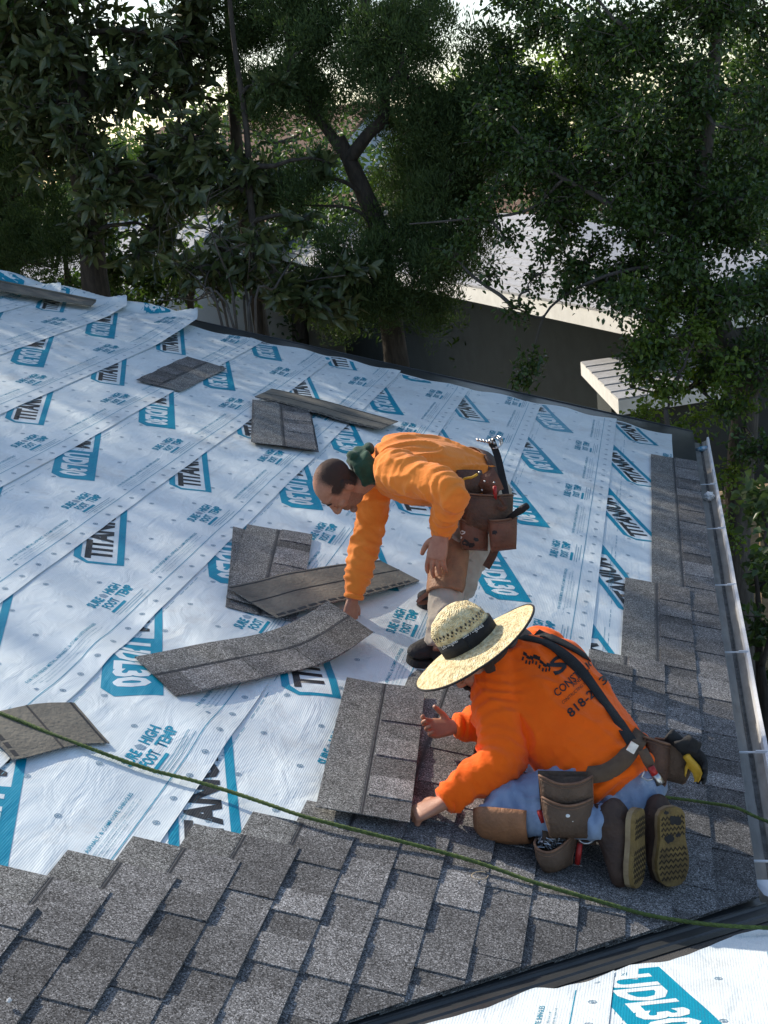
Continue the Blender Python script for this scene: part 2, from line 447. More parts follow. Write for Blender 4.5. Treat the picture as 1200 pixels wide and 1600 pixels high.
# ------------------------------------------------------------------ lettering tools
_font_cache = {}
def text_mesh(s, bold=0.0, shear=0.0):
    """triangulated outline of a word: unit height letters, x from 0 to width"""
    key = (s, bold, shear)
    if key in _font_cache: return _font_cache[key]
    cu = bpy.data.curves.new('t', 'FONT'); cu.body = s; cu.size = 1.0; cu.offset = bold; cu.resolution_u = 2 if len(s) < 20 else 1; cu.shear = shear
    cu.fill_mode = 'FRONT'
    o = bpy.data.objects.new('t', cu); COL.objects.link(o)
    dg = bpy.context.evaluated_depsgraph_get(); dg.update()
    me = bpy.data.meshes.new_from_object(o.evaluated_get(dg))
    V = [(v.co.x, v.co.y) for v in me.vertices]; F = [tuple(p.vertices) for p in me.polygons]
    bpy.data.objects.remove(o); bpy.data.curves.remove(cu); bpy.data.meshes.remove(me)
    if not V: V = [(0, 0)]; F = []
    x0 = min(v[0] for v in V); x1 = max(v[0] for v in V); y0 = min(v[1] for v in V); y1 = max(v[1] for v in V)
    V = [((x - x0) / (x1 - x0 + 1e-9), (y - y0) / (y1 - y0 + 1e-9)) for x, y in V]     # unit box
    _font_cache[key] = (V, F); return V, F

class Flat:
    """flat print in (s, r) with material slots, cut on a grid so that it can follow a wavy sheet"""
    def __init__(s): s.bm = bmesh.new()
    def poly(s, pts, mi=0, hole=None):
        vs = [s.bm.verts.new((p[0], p[1], 0)) for p in pts]
        f = s.bm.faces.new(vs); f.material_index = mi
    def tris(s, V, F, fn, mi=0):
        vs = [s.bm.verts.new((*fn(x, y), 0)) for x, y in V]
        for f in F:
            try:
                q = s.bm.faces.new([vs[i] for i in f]); q.material_index = mi
            except ValueError: pass
    def text(s, word, fn, mi=0, bold=.02, shear=0):
        V, F = text_mesh(word, bold, shear); s.tris(V, F, fn, mi)
    def cut(s, step):
        xs = [v.co.x for v in s.bm.verts]; ys = [v.co.y for v in s.bm.verts]
        for ax, (a, c) in enumerate(((min(xs), max(xs)), (min(ys), max(ys)))):
            k = math.ceil(a / step) * step
            while k < c:
                co = [0, 0, 0]; co[ax] = k; no = [0, 0, 0]; no[ax] = 1
                bmesh.ops.bisect_plane(s.bm, geom=s.bm.verts[:] + s.bm.edges[:] + s.bm.faces[:], plane_co=co, plane_no=no, dist=1e-6)
                k += step
        bmesh.ops.triangulate(s.bm, faces=[f for f in s.bm.faces if len(f.verts) > 4])
    def arrays(s):
        s.bm.verts.index_update()
        V = [(v.co.x, v.co.y) for v in s.bm.verts]; F = [tuple(v.index for v in f.verts) for f in s.bm.faces]; mi = [f.material_index for f in s.bm.faces]
        s.bm.free(); return V, F, mi

# logo banner, turned 21 degrees; origin = near corner on the down-slope side
AX = (math.cos(math.radians(21)), math.sin(math.radians(21))); BX = (-AX[1], AX[0])
def ban(a, c): return (a * AX[0] + c * BX[0], .305 + a * AX[1] + c * BX[1])
# slots: 0 blue 1 black 2 fine blue 3 grey 4 white
def logo_T():
    f = Flat(); L = 1.30; W = .225; bw = .032; ch = .06
    def P(a, c): return ban(a, c)
    # blue frame: near end, two sides, chamfered corner
    f.poly([P(0, 0), P(L, 0), P(L, bw), P(.0 + bw * .6, bw)])
    f.poly([P(0, 0), P(bw * .6, bw), P(bw * .6, W - ch - .006), P(-.004, W - ch)])
    f.poly([P(-.004, W - ch), P(bw * .6, W - ch - .006), P(.065, W - bw), P(.06, W)])
    f.poly([P(.06, W), P(.065, W - bw), P(.80, W - bw), P(.80, W)])
    f.poly([P(.80, bw), P(L, bw), P(L, W), P(.80, W)])
    f.text('TITANIUM', lambda x, y: P(.055 + x * .69, .052 + y * .125), 1, .045)
    return f
def logo_U():
    f = Flat(); W = .225; bw = .032; ch = .05; D = .50
    def P(a, c): return ban(a, c)
    f.poly([P(0, 0), P(D, 0), P(D, W), P(.055, W), P(-.004, W - ch), ])
    f.poly([P(D, 0), P(1.3, 0), P(1.3, bw), P(D, bw)])
    f.poly([P(D, W - bw), P(1.3, W - bw), P(1.3, W), P(D, W)])
    # read the other way round: far to near, tops down the slope
    f.text('UDL30', lambda x, y: P(.455 - x * .40, .188 - y * .145), 4, .045)
    f.text('TITANIUM', lambda x, y: P(1.22 - x * .66, .175 - y * .125), 1, .045)
    return f
def small_print():
    f = Flat()
    # SURE FOOT / HIGH TEMP block, starts .735 after the logo corner
    B0 = .735
    f.text('SURE', lambda x, y: (B0 + x * .115, .232 + y * .046), 0, .034, .25)
    f.text('HIGH', lambda x, y: (B0 + .165 + x * .125, .232 + y * .046), 0, .034, .25)
    f.text('FOOT', lambda x, y: (B0 + .03 + x * .115, .176 + y * .046), 0, .034, .25)
    f.text('TEMP', lambda x, y: (B0 + .175 + x * .125, .176 + y * .046), 0, .034, .25)
    f.poly([(B0 + .01, .152), (B0 + .145, .152), (B0 + .147, .166), (B0 + .012, .166)])
    for k, (a, c) in enumerate(((.005, .30), (.005, .26), (.04, .3))):
        f.poly([(B0 + a, .140 - k * .013), (B0 + c, .140 - k * .013), (B0 + c, .1425 - k * .013), (B0 + a, .1425 - k * .013)], 2)
    # foot mark between SURE and HIGH
    f.poly([(B0 + .125, .24), (B0 + .15, .236), (B0 + .158, .262), (B0 + .138, .276), (B0 + .122, .262)], 3)
    f.text('FOR USE UNDER METAL, ASPHALT, & COMPOSITE SHINGLES', lambda x, y: (.0 + x * .60, .165 + y * .017), 0, .01)
    for k, (a, c) in enumerate(((0, .56), (.03, .585), (.05, .44))):
        f.text('Make sure the surface is clean and dry, fasten at the printed marks and overlap the next roll', lambda x, y: (a + x * (c - a), .146 - k * .014 + y * .008), 2, .0)
    f.poly([(-.035, .12), (-.02, .115), (-.016, .128), (-.028, .135)], 3)
    return f
def dots():
    f = Flat()
    for k in range(8):
        x = .03 + k * .1524
        for ro, ri in ((.0125, .0085), (.0055, 0)):
            for j in range(8):
                a0, a1 = j * math.pi / 4, (j + 1) * math.pi / 4
                if ri: f.poly([(x + ro * math.cos(a0), .048 + ro * math.sin(a0)), (x + ro * math.cos(a1), .048 + ro * math.sin(a1)), (x + ri * math.cos(a1), .048 + ri * math.sin(a1)), (x + ri * math.cos(a0), .048 + ri * math.sin(a0))], 3)
            if not ri: f.poly([(x + ro * math.cos(j * math.pi / 4), .048 + ro * math.sin(j * math.pi / 4)) for j in range(8)], 3)
    for k in range(4):
        for r0 in (.325, .50):
            x = .08 + k * .305 + (.15 if r0 > .4 else 0)
            for ro, ri in ((.012, .008), (.005, 0)):
                if ri:
                    for j in range(8):
                        a0, a1 = j * math.pi / 4, (j + 1) * math.pi / 4
                        f.poly([(x + ro * math.cos(a0), r0 + ro * math.sin(a0)), (x + ro * math.cos(a1), r0 + ro * math.sin(a1)), (x + ri * math.cos(a1), r0 + ri * math.sin(a1)), (x + ri * math.cos(a0), r0 + ri * math.sin(a0))], 3)
                else: f.poly([(x + ro * math.cos(j * math.pi / 4), r0 + ro * math.sin(j * math.pi / 4)) for j in range(8)], 3)
    f.poly([(0, .0945), (1.22, .0945), (1.22, .0975), (0, .0975)], 0)
    for k in range(20):
        if k % 5 != 4: f.poly([(k * .061, .571), (k * .061 + .045, .571), (k * .061 + .045, .5735), (k * .061, .5735)], 2)
    f.poly([(0.1, .592), (.9, .592), (.9, .594), (0.1, .594)], 2)
    f.text('ALIGN NEXT COURSE HERE', lambda x, y: (.2 + x * .5, .577 + y * .009), 2, 0)
    return f
PR = {}
for nm, fn in (('T', logo_T), ('U', logo_U), ('s', small_print), ('d', dots)):
    f = fn(); f.cut(.06); PR[nm] = f.arrays()
PRM = [M['blue'], M['black'], M['pale_blue'], M['grey_print'], M['sheet']]

# ------------------------------------------------------------------ underlayment
LAPS = [0.03, -.621, -1.238, -1.83, -2.42, -2.985, -3.61, -4.19, -4.84, -5.45, -6.05, -6.65, -7.25]
PHASE = [.52, .262, -.015, -.361, -.515, -.761, -.055, 1.158, .435, .9, .2, .7, .1]
def cover(u, v):
    """0 where shingles lie on the sheet, 1 on open sheet"""
    ue = -1.25 + (v + .62) * 1.69 if v < -.48 else (-.25 if v < -.337 else 2.65)
    return sstep(.0, .6, u - ue) * sstep(.36, .7, -v)
def wave(u, v):
    h = .006 * noise.noise((u * 1.3, v * 2.6, 1.7)) + .0035 * noise.noise((u * 3.3 + v * 2, v * 5.1, 5.0)) + .0014 * noise.noise((u * 9, v * 11, 2.0))
    # billows in the loose sheet next to the working edge
    a = (u + 2.5) * .8 + (v + 1.9) * .6
    c = -(u + 2.5) * .6 + (v + 1.9) * .8
    h += .016 * math.exp(-(a / .75) ** 2 - (c / .6) ** 2) * math.sin(a * 11 + 2 * noise.noise((u * 2, v * 2, 0)))
    a = (u + 3.2) * .75 + (v + 2.4) * .66
    h += .012 * math.exp(-((u + 3.1) / .6) ** 2 - ((v + 2.3) / .5) ** 2) * math.sin(a * 13 + 1)
    h = h + .004
    if h < .0: h = h * .25
    return max(h, -.0045) * cover(u, v)
def lift(i, u, r):
    """loose far ends of the upper strips curling off the roof edge"""
    w = 0
    if i >= 7:
        t = sstep(2.2, 3.75, u)
        if i == 7: w += .085 * t * math.exp(-(r / .30) ** 2) + .02 * sstep(3.2, 3.8, u)
        else: w += .022 * sstep(2.8, 3.8, u) * (1 + .8 * math.sin(r * 7 + i)) + .045 * sstep(3.0, 3.9, u) * math.exp(-(r / .3) ** 2)
        w += .03 * sstep(3.3, 3.7, u) * math.sin(u * 14 + r * 10)
        w -= .13 * sstep(3.70, 4.1, u)
    else:
        w += .010 * sstep(3.2, 3.5, u) * (1 + math.sin(r * 13 + i * 2.0))
    return w
def sheet_pt(i, s, r, dz=0.0):
    v = LAPS[i] - r
    return RP(s, v, .003 + .0036 * (1 - r / .61) + .0018 * (0 if r > 0 else 1) + .008 + wave(s, v) - .008 * (1 - cover(s, v)) + lift(i, s, r) + dz)
for i in range(len(LAPS) - 1):
    near = max(valley_u(LAPS[i]) - .5, -7.5)
    far = 3.42 + .03 * math.sin(i * 1.7) if i < 7 else (3.86 if i == 7 else 3.95 + .06 * math.sin(i * 2.1))
    ns_ = int((far - near) / .036); nr = 20; Wd = .74
    vv = []; ff = []
    for a in range(ns_ + 1):
        for c in range(nr + 1):
            r_ = Wd * c / nr if i else .20 + (Wd - .20) * c / nr; fr_ = far - (.5 * max(0, 1 - r_ / .34) ** 2 - .05 * math.sin(r_ * 11 + i) if i >= 7 else 0); s_ = near + (fr_ - near) * a / ns_
            if a == ns_: s_ += .018 * noise.noise((r_ * 6, i * 3.0, 0))
            vv.append(sheet_pt(i, s_, r_))
    for a in range(ns_):
        for c in range(nr):
            ff.append((a * (nr + 1) + c, (a + 1) * (nr + 1) + c, (a + 1) * (nr + 1) + c + 1, a * (nr + 1) + c + 1))
    st = mesh('underlayment_strip', vv, ff, [M['sheet']], house, smooth=True)
    # print
    pb = MB(); k0 = math.floor((near - PHASE[i]) / 1.22)
    for k in range(k0, 7):
        base = PHASE[i] + 1.22 * k
        if base < (-9 if i < 5 else (-4.5 if i < 8 else -3.0)): continue
        for nm, dz in (('d', .0013), ('s', .0014), ('U' if i % 2 else 'T', .0013)):
            V, F, mi = PR[nm]
            if base > far + .1 or base + 1.3 < near: continue
            keep = [base + x < far - .015 - (.5 * max(0, 1 - y / .34) ** 2 + .06 if i >= 7 else 0) and base + x > near + .02 and (-.0 if i else .205) < y < .70 for x, y in V]
            o0 = len(pb.v); idx = {}
            for q, (x, y) in enumerate(V):
                if keep[q]:
                    idx[q] = len(pb.v); pb.v.append((base + x, y, dz))
            for f_, m_ in zip(F, mi):
                if all(keep[q] for q in f_):
                    pb.f.append(tuple(idx[q] for q in f_)); pb.m.append(m_); pb.t.append(1)
    pb.v = [sheet_pt(i, x, y, dz + (.0004 if False else 0)) for x, y, dz in pb.v]
    # white letters must sit above the blue field
    used = set()
    for f_, m_ in zip(pb.f, pb.m):
        if m_ == 4: used.update(f_)
    for q in used: pb.v[q] = pb.v[q] + NRM * .0006
    pb.build('printed_lettering', PRM, st, smooth=True)

# the wing's underlayment: rolls run up the slope, near end torn along the valley
def wing_edge(x, s=0):
    """how far up the slope (d) the sheet starts, along x"""
    return max(.0, .30 - x * .62) if x < .45 else .02
def wing_pt(x0, s, r, dz=0):
    x = x0 - r; d = -s
    h = .010 + .006 * noise.noise((x * 2, d * 2, 3)) + .0030 * noise.noise((x * 6, d * 5, 8)) + .0036 * (1 - r / .61)
    return BP(x, d, h + dz)
EDGE = [on_wing(*q) for q in ((560, 1640), (650, 1612), (720, 1594), (760, 1583), (835, 1552), (870, 1553), (925, 1539), (985, 1513), (1045, 1507), (1105, 1487), (1150, 1470), (1185, 1462), (1230, 1466), (1330, 1440))]
EX = [p.x for p in EDGE]; ED = [(-3.11 - p.y) / CS for p in EDGE]
def wing_start(x):
    return float(np.interp(x, EX, ED)) + .006 * noise.noise((x * 25, 0, 4))
XR = .18        # lower (right-hand) edge of the roll whose text shows at the picture's corner
for i, x0 in enumerate((XR, XR - .605, XR - 1.21, XR + .605)):
    vv = []; ff = []; nr = 60 if True else 0; Wd = .72; nd = 26
    for c in range(nr + 1):
        x = x0 - Wd * c / nr; d0 = wing_start(x)
        for a in range(nd + 1):
            d = d0 + (3.6 - d0) * (a / nd) ** 1.4
            p = wing_pt(x0, -d, Wd * c / nr)
            if a == 0: p = p + Vector((0, 0, .004))
            vv.append(p)
    for c in range(nr):
        for a in range(nd):
            ff.append((c * (nd + 1) + a, c * (nd + 1) + a + 1, (c + 1) * (nd + 1) + a + 1, (c + 1) * (nd + 1) + a))
    st = mesh('underlayment_strip', vv, ff, [M['sheet']], house, smooth=True)
    pb = MB()
    ph = (-on_wing(1060, 1640).y * 0)     # placeholder phase, set below
    V, F, mi = PR['U']
    P_ = on_wing(935, 1532)               # left tip where the blue field meets the torn edge
    base0 = -1.03 if i == 0 else -1.1 - .4 * i
    for k in (-2, -1, 0, 1):
        base = base0 + 1.22 * k
        for nm, dz in (('d', .0007), ('s', .0008), ('U', .0007)):
            V, F, mi = PR[nm]; idx = {}
            for q, (x, y) in enumerate(V):
                s_ = base + x
                if -s_ > wing_start(x0 - y) + .008 and -s_ < 3.5 and y < .66:
                    idx[q] = len(pb.v); pb.v.append((s_, y, dz))
            for f_, m_ in zip(F, mi):
                if all(q in idx for q in f_): pb.f.append(tuple(idx[q] for q in f_)); pb.m.append(m_); pb.t.append(1)
    wh = set()
    for f_, m_ in zip(pb.f, pb.m):
        if m_ == 4: wh.update(f_)
    pb.v = [wing_pt(x0, s_, r_, dz + (.0006 if q in wh else 0)) for q, (s_, r_, dz) in enumerate(pb.v)]
    pb.build('printed_lettering', PRM, st, smooth=True)

# ------------------------------------------------------------------ shingles
SW, EXP = .337, .143
def shingle_bm(L, seed, fine=0):
    """one laminated shingle, local x along its length, y up from the butt edge, z out of the face"""
    r = random.Random(seed); mb = MB()
    segs = []; x = 0; tooth = r.random() < .5
    while x < L - .02:
        w = r.uniform(.10, .24) if tooth else r.uniform(.085, .19)
        x1 = min(L, x + w)
        if L - x1 < .06: x1 = L
        segs.append((x, x1, tooth)); x = x1; tooth = not tooth
    g0 = r.uniform(.92, 1.08)
    mb.box(0, L, .185, SW, 0, .0036, mi=1, tone=g0 * r.uniform(.95, 1.05))
    mb.box(0, L, .165, .185, 0, .0033, mi=2)
    # ragged sealant and paint lines in the nailing strip
    mb.box(0, L, .1695, .1735, .0033, .0040, mi=3); mb.box(0, L, .180, .1835, .0033, .0044, mi=1, tone=.8)
    for (a, c, t) in segs:
        tn = g0 * r.choice((.72, .85, 1.0, 1.12, 1.28)) * r.uniform(.94, 1.06)
        mb.box(a, c, 0, .165, 0, .0033, mi=0, tone=tn * (.80 if not t else 1))
        if t:
            top_ = .160 + r.uniform(-.004, .003)
            mb.box(a + .001, c - .001, .0005, top_, .0033, .0078, mi=0, tone=tn)
    me = bpy.data.meshes.new('tmp'); me.from_pydata([tuple(v) for v in mb.v], [], mb.f)
    me.polygons.foreach_set('material_index', mb.m)
    a = me.attributes.new('tone', 'FLOAT', 'FACE'); a.data.foreach_set('value', mb.t)
    bm = bmesh.new(); bm.from_mesh(me); bpy.data.meshes.remove(me)
    if fine:
        for ax, lim in ((0, L), (1, SW)):
            k = fine
            while k < lim:
                co = [0, 0, 0]; co[ax] = k; no = [0, 0, 0]; no[ax] = 1
                bmesh.ops.bisect_plane(bm, geom=bm.verts[:] + bm.edges[:] + bm.faces[:], plane_co=co, plane_no=no, dist=1e-6); k += fine
    return bm
SHM = [M['shingle'], M['shingle_blank'], M['nail_strip'], M['tar'], M['shingle_back']]
ends = {0: 2.606, 1: -.268}
for n_ in range(2, 8): ends[n_] = -1.36 - .132 * (n_ - 2)
for n_ in range(8, 24): ends[n_] = -3.20 - .148 * (n_ - 8)
cutn = Vector((1 / math.hypot(CS, 1), -CS / math.hypot(CS, 1), 0))       # in (u, v): away from the valley on the main slope
for n_ in range(0, 22):
    u1 = ends[n_]; k = 0; v0 = -EXP * n_
    while u1 > valley_u(v0 - SW) + .03 and u1 > -6.6:
        jit = rnd.uniform(-.0015, .0015); rot = rnd.uniform(-.0012, .0012)
        bm = shingle_bm(1.0, n_ * 31 + k)
        for v in bm.verts:
            x, y, z = v.co
            uu = u1 - 1.0 + x; vv_ = v0 - y + jit + rot * x
            v.co = Vector((uu, vv_, .012 + .019 * (SW - y) / SW + z + .0012 * noise.noise((uu * 3, vv_ * 3, n_))))
        # trim to the valley line
        bmesh.ops.bisect_plane(bm, geom=bm.verts[:] + bm.edges[:] + bm.faces[:], plane_co=Vector((-3.11, 0, 0)) + cutn * .02, plane_no=-cutn, clear_outer=True, dist=1e-5)
        bmesh.ops.holes_fill(bm, edges=[e_ for e_ in bm.edges if e_.is_boundary], sides=8)
        if len(bm.faces):
            for v in bm.verts: v.co = RP(*v.co)
            bm_obj('shingle', bm, SHM, house)
        else: bm.free()
        u1 -= 1.002; k += 1
# ------------------------------------------------------------------ loose shingles
def sheet_top(u, v):
    i = max(k for k in range(len(LAPS)) if LAPS[k] >= v) if v < LAPS[0] else 0
    return .018
def lay(name, seed, rows, L=1.0, flip=False, follow=1.0, thick=1.0):
    """shingle bent over a patch; rows = [(px points along x at y=0), (.. at y=SW)] each point (px, py, w)"""
    bm = shingle_bm(L, seed, .05)
    if flip:
        for f in bm.faces:
            if all(abs(v.co.z) < 1e-5 for v in f.verts): f.material_index = 4
        # underside: sealant dashes and two glue lines
        mb = MB(); x = .02
        while x < L - .05:
            mb.box(x, min(L, x + .045), .012, .028, -.0012, 0, mi=3); x += .062
        mb.box(0, L, .166, .172, -.0016, 0, mi=3); mb.box(0, L, .318, .327, -.001, 0, mi=3)
        me = bpy.data.meshes.new('t'); me.from_pydata([tuple(v) for v in mb.v], [], mb.f); me.polygons.foreach_set('material_index', mb.m)
        bm.from_mesh(me); bpy.data.meshes.remove(me)
        k = .05
        while k < L:
            bmesh.ops.bisect_plane(bm, geom=bm.verts[:] + bm.edges[:] + bm.faces[:], plane_co=(k, 0, 0), plane_no=(1, 0, 0), dist=1e-6); k += .05
    A = catmull([on_roof(*q) for q in rows[0]], 8); B = catmull([on_roof(*q) for q in rows[1]], 8)
    def resample(C):
        d = [0]
        for a, c in zip(C, C[1:]): d.append(d[-1] + (c - a).length)
        return C, d
    A = resample(A); B = resample(B)
    def ev(C, t):
        P, d = C; s_ = min(max(t, 0), 1) * d[-1]
        for k in range(len(P) - 1):
            if d[k + 1] >= s_ - 1e-9:
                f = (s_ - d[k]) / max(1e-9, d[k + 1] - d[k]); return P[k].lerp(P[k + 1], f)
        return P[-1].copy()
    for v in bm.verts:
        x, y, z = v.co; t = x / L; q = y / SW
        p = ev(A, t).lerp(ev(B, t), q)
        du = ev(A, min(1, t + .03)).lerp(ev(B, min(1, t + .03)), q) - ev(A, max(0, t - .03)).lerp(ev(B, max(0, t - .03)), q)
        dv = ev(B, t) - ev(A, t)
        n_ = du.cross(dv).normalized()
        if n_.z < 0: n_ = -n_
        uu, vv_ = uv_of(p)
        v.co = p + n_ * (z * thick if not flip else .0036 - z * thick) + NRM * wave(uu, vv_) * follow
    if flip: bmesh.ops.reverse_faces(bm, faces=bm.faces[:])
    return bm_obj(name, bm, SHM)
G = 'loose shingles on the underlayment'
tag(lay('loose_shingle', 501, [[(293, 558, .022), (253, 576, .018), (213, 594, .03)], [(354, 577, .03), (318, 595, .017), (282, 613, .022)]]),
    'grey shingle lying face up alone near the roof edge, next to the curled white sheet', 'shingle', G)
for k, (dx, dy) in enumerate(((3, 2), (-3, -1), (0, 0))):
    h = .016 + .0125 * k
    tag(lay('loose_shingle', 520 + k, [[(495 + dx, 705 + dy, h), (488 + dx, 670 + dy, h), (481 + dx, 636 + dy, h)], [(395 + dx, 693 + dy, h), (396 + dx, 660 + dy, h), (397 + dx, 627 + dy, h)]]),
        ('bottom', 'middle', 'top')[k] + ' shingle of the small face-up stack beside the strip of upturned shingle', 'shingle', G)
tag(lay('loose_shingle', 531, [[(593, 673, .05), (545, 661, .035), (490, 645, .045), (440, 631, .05), (398, 621, .045)], [(622, 661, .05), (570, 645, .03), (520, 631, .04), (470, 618, .045), (424, 608, .045)]], flip=True),
    'long shingle lying upside down behind the bending worker, dusty underside showing', 'shingle', G)
tag(lay('loose_shingle', 541, [[(463, 973, .016), (470, 910, .016), (474, 850, .016)], [(352, 950, .016), (359, 887, .016), (364, 824, .016)]]),
    'lowest shingle of the pile in front of the bending worker, its left edge sticking out', 'shingle', G)
tag(lay('loose_shingle', 542, [[(466, 962, .028), (478, 898, .028), (488, 838, .028)], [(353, 935, .028), (369, 876, .028), (386, 820, .028)]]),
    'face-up shingle with light and dark tabs, in the pile before the bending worker', 'shingle', G)
tag(lay('loose_shingle', 543, [[(432, 966, .042), (510, 945, .052), (585, 927, .05), (655, 909, .022)], [(355, 919, .048), (430, 902, .058), (515, 886, .055), (592, 877, .03)]], flip=True),
    'curved shingle lying upside down across the pile, black sealant line along its edge', 'shingle', G)
tag(lay('loose_shingle', 551, [[(20, 1188, .03), (-40, 1120, .03)], [(171, 1163, .022), (116, 1100, .024)]], L=.36, flip=True),
    'short cut piece of shingle lying upside down under the green rope', 'shingle', G)
HELD_A = lay('loose_shingle', 561, [[(275, 1089, .034), (373, 1067, .036), (463, 1049, .040), (520, 1031, .055), (583, 989, .10)], [(210, 1028, .034), (300, 1010, .036), (407, 991, .040), (467, 968, .065), (512, 940, .11)]], follow=.15)
tag(HELD_A, 'long shingle bending upward in the grip of the bending worker', 'shingle', G)
HELD_B = lay('loose_shingle', 572, [[(640, 1286, .075), (653, 1175, .05), (664, 1076, .042)], [(493, 1261, .050), (518, 1155, .046), (541, 1063, .042)]])
tag(HELD_B, 'shingle with recessed tabs being set in place by the kneeling worker', 'shingle', G)
# length of dark edge metal by the curled sheets
b = MB()
P = [on_roof(-30, 434, .09), on_roof(150, 470, .075), on_roof(142, 477, .075), on_roof(-30, 447, .09)]
b.add(P + [p - NRM * .012 for p in P], [(0, 1, 2, 3), (7, 6, 5, 4), (0, 4, 5, 1), (1, 5, 6, 2), (2, 6, 7, 3)])
b.box(0, 1, 0, 1, 0, 1, fn=lambda x, y, z: P[0].lerp(P[1], x) + (P[3] - P[0]) * (.02 + .05 * y) + NRM * (.002 + .012 * z))
tag(b.build('edge_metal_strip', M['shingle_back']), 'narrow dark strip lying across the white sheets by the curled roof edge', 'metal strip')

# ------------------------------------------------------------------ ropes
M['rope'] = pmat('green_rope', (.13, .19, .045), (.07, .115, .03), 60, .75, .8, 300, lo=.4, hi=.6)
def twisted(name, pts, r, n=10):
    pts = catmull(pts, n); b = MB()
    # resample evenly and lay three strands
    d = [0]
    for a, c in zip(pts, pts[1:]): d.append(d[-1] + (c - a).length)
    m = int(d[-1] / .012); P = []
    k = 0
    for i in range(m + 1):
        s_ = d[-1] * i / m
        while k < len(d) - 2 and d[k + 1] < s_: k += 1
        P.append(pts[k].lerp(pts[k + 1], (s_ - d[k]) / max(1e-9, d[k + 1] - d[k])))
    for st in range(3):
        Q = []
        for i, p in enumerate(P):
            t = (P[min(i + 1, m)] - P[max(0, i - 1)]).normalized(); a = t.cross(Vector((0, 0, 1))).normalized(); c = t.cross(a)
            an = 2 * math.pi * (st / 3 + i * .012 / .055)
            Q.append(p + (a * math.cos(an) + c * math.sin(an)) * r * .5)
        b.tube(Q, r * .62, 6)
    return b.build(name, M['rope'], smooth=True)
rp_ = [on_roof(x, y, h) for x, y, h in ((-60, 1091, .03), (0, 1114, .042), (36, 1128, .046), (81, 1147, .046), (135, 1167, .044), (186, 1186, .032), (240, 1204, .024), (300, 1219, .028), (360, 1237, .034), (420, 1257, .04), (470, 1274, .046), (530, 1290, .052), (640, 1318, .05), (700, 1334, .05), (760, 1352, .05), (830, 1377, .05), (880, 1392, .048), (950, 1412, .046), (1010, 1429, .04))]
rp_ += [on_wing(1080, 1441, .05), on_wing(1140, 1447, .045), on_wing(1210, 1450, .035), on_wing(1290, 1452, .03)]
tag(twisted('rope', rp_, .0066), 'long green rope stretched across the underlayment and the finished shingles', 'rope')
rp2 = [on_roof(x, y, h) for x, y, h in ((960, 1236, .045), (985, 1238, .044), (1020, 1243, .044), (1060, 1248, .044), (1110, 1255, .046), (1150, 1262, .06))]
rp2 += [at_z(1178, 1275, EZ + .02), at_z(1215, 1292, EZ - .04), at_z(1270, 1330, EZ - .2)]
tag(twisted('rope', rp2, .0062), 'end of green rope running from the kneeling worker over the gutter', 'rope')

# ------------------------------------------------------------------ small litter
def crumple(name, c, r, m, seed, label, cat, flat=.6):
    bm = bmesh.new(); bmesh.ops.create_icosphere(bm, subdivisions=3, radius=1)
    for v in bm.verts:
        q = v.co.copy(); k = 1 + .55 * noise.noise(q * 2.2 + Vector((seed, 0, 0))) + .25 * noise.noise(q * 6 + Vector((0, seed, 0)))
        v.co = Vector(c) + Vector((q.x * r * k, q.y * r * k, q.z * r * k * flat))
    return tag(bm_obj(name, bm, [m]), label, cat)
M['paper'] = pmat('white_paper', (.8, .8, .78), (.7, .7, .68), 30, .8)
p = at_z(1102, 779, EZ - .04); crumple('crumpled_paper', (.06, p.y, EZ - .028), .036, M['paper'], 3, 'crumpled white paper lying in the gutter', 'paper', .9)
p = at_z(1092, 702, EZ - .03)
b = MB(); b.tube([(.03, p.y + .05, EZ - .05), (.07, p.y + .01, EZ - .03), (.11, p.y + .06, EZ - .04)], .022, 10)
tag(b.build('blue_tape_scrap', pmat('blue_scrap', (.03, .25, .38), (.6, .62, .64), 40, .5), smooth=True), 'scrap of blue and white sheet stuck in the far end of the gutter', 'scrap')
p = on_roof(14, 1563, .05); crumple('pale_pebble', p, .006, M['paper'], 9, 'tiny pale crumb on the shingles near the lower corner', 'pebble', .8)
pp = [on_roof(750 + 13 * math.cos(a), 1368 + 6 * math.sin(a), .047) for a in [i * .5 for i in range(12)]]
b = MB(); b.tube(catmull(pp, 3), .0014, 5)
tag(b.build('wood_curl', pmat('pale_curl', (.5, .4, .25), (.4, .3, .2), 30, .7), smooth=True), 'thin pale curl of string lying on the shingles below the rope', 'string')
# ------------------------------------------------------------------ people: tools
def loft(secs, n=24, sub=6, ex=2.2):
    """secs: (centre, side direction, half width, half depth) -> closed tube"""
    C = catmull([s[0] for s in secs], sub)
    S = catmull([Vector(s[1]).normalized() for s in secs], sub)
    Rr = catmull([Vector((s[2], s[3], 0)) for s in secs], sub)
    V = []; F = []; m = len(C)
    for i in range(m):
        t = (C[min(i + 1, m - 1)] - C[max(i - 1, 0)]).normalized()
        a = (S[i] - t * S[i].dot(t)).normalized(); c = t.cross(a)
        for k in range(n):
            an = 2 * math.pi * k / n; ca, sa = math.cos(an), math.sin(an)
            q = (abs(ca) ** ex + abs(sa) ** ex) ** (-1 / ex)
            V.append(C[i] + a * ca * q * max(.001, Rr[i].x) + c * sa * q * max(.001, Rr[i].y))
    for i in range(m - 1):
        for k in range(n): F.append((i * n + k, i * n + (k + 1) % n, (i + 1) * n + (k + 1) % n, (i + 1) * n + k))
    V.append(C[0]); V.append(C[-1])
    for k in range(n):
        F.append((len(V) - 2, (k + 1) % n, k)); F.append((len(V) - 1, (m - 1) * n + k, (m - 1) * n + (k + 1) % n))
    return V, F
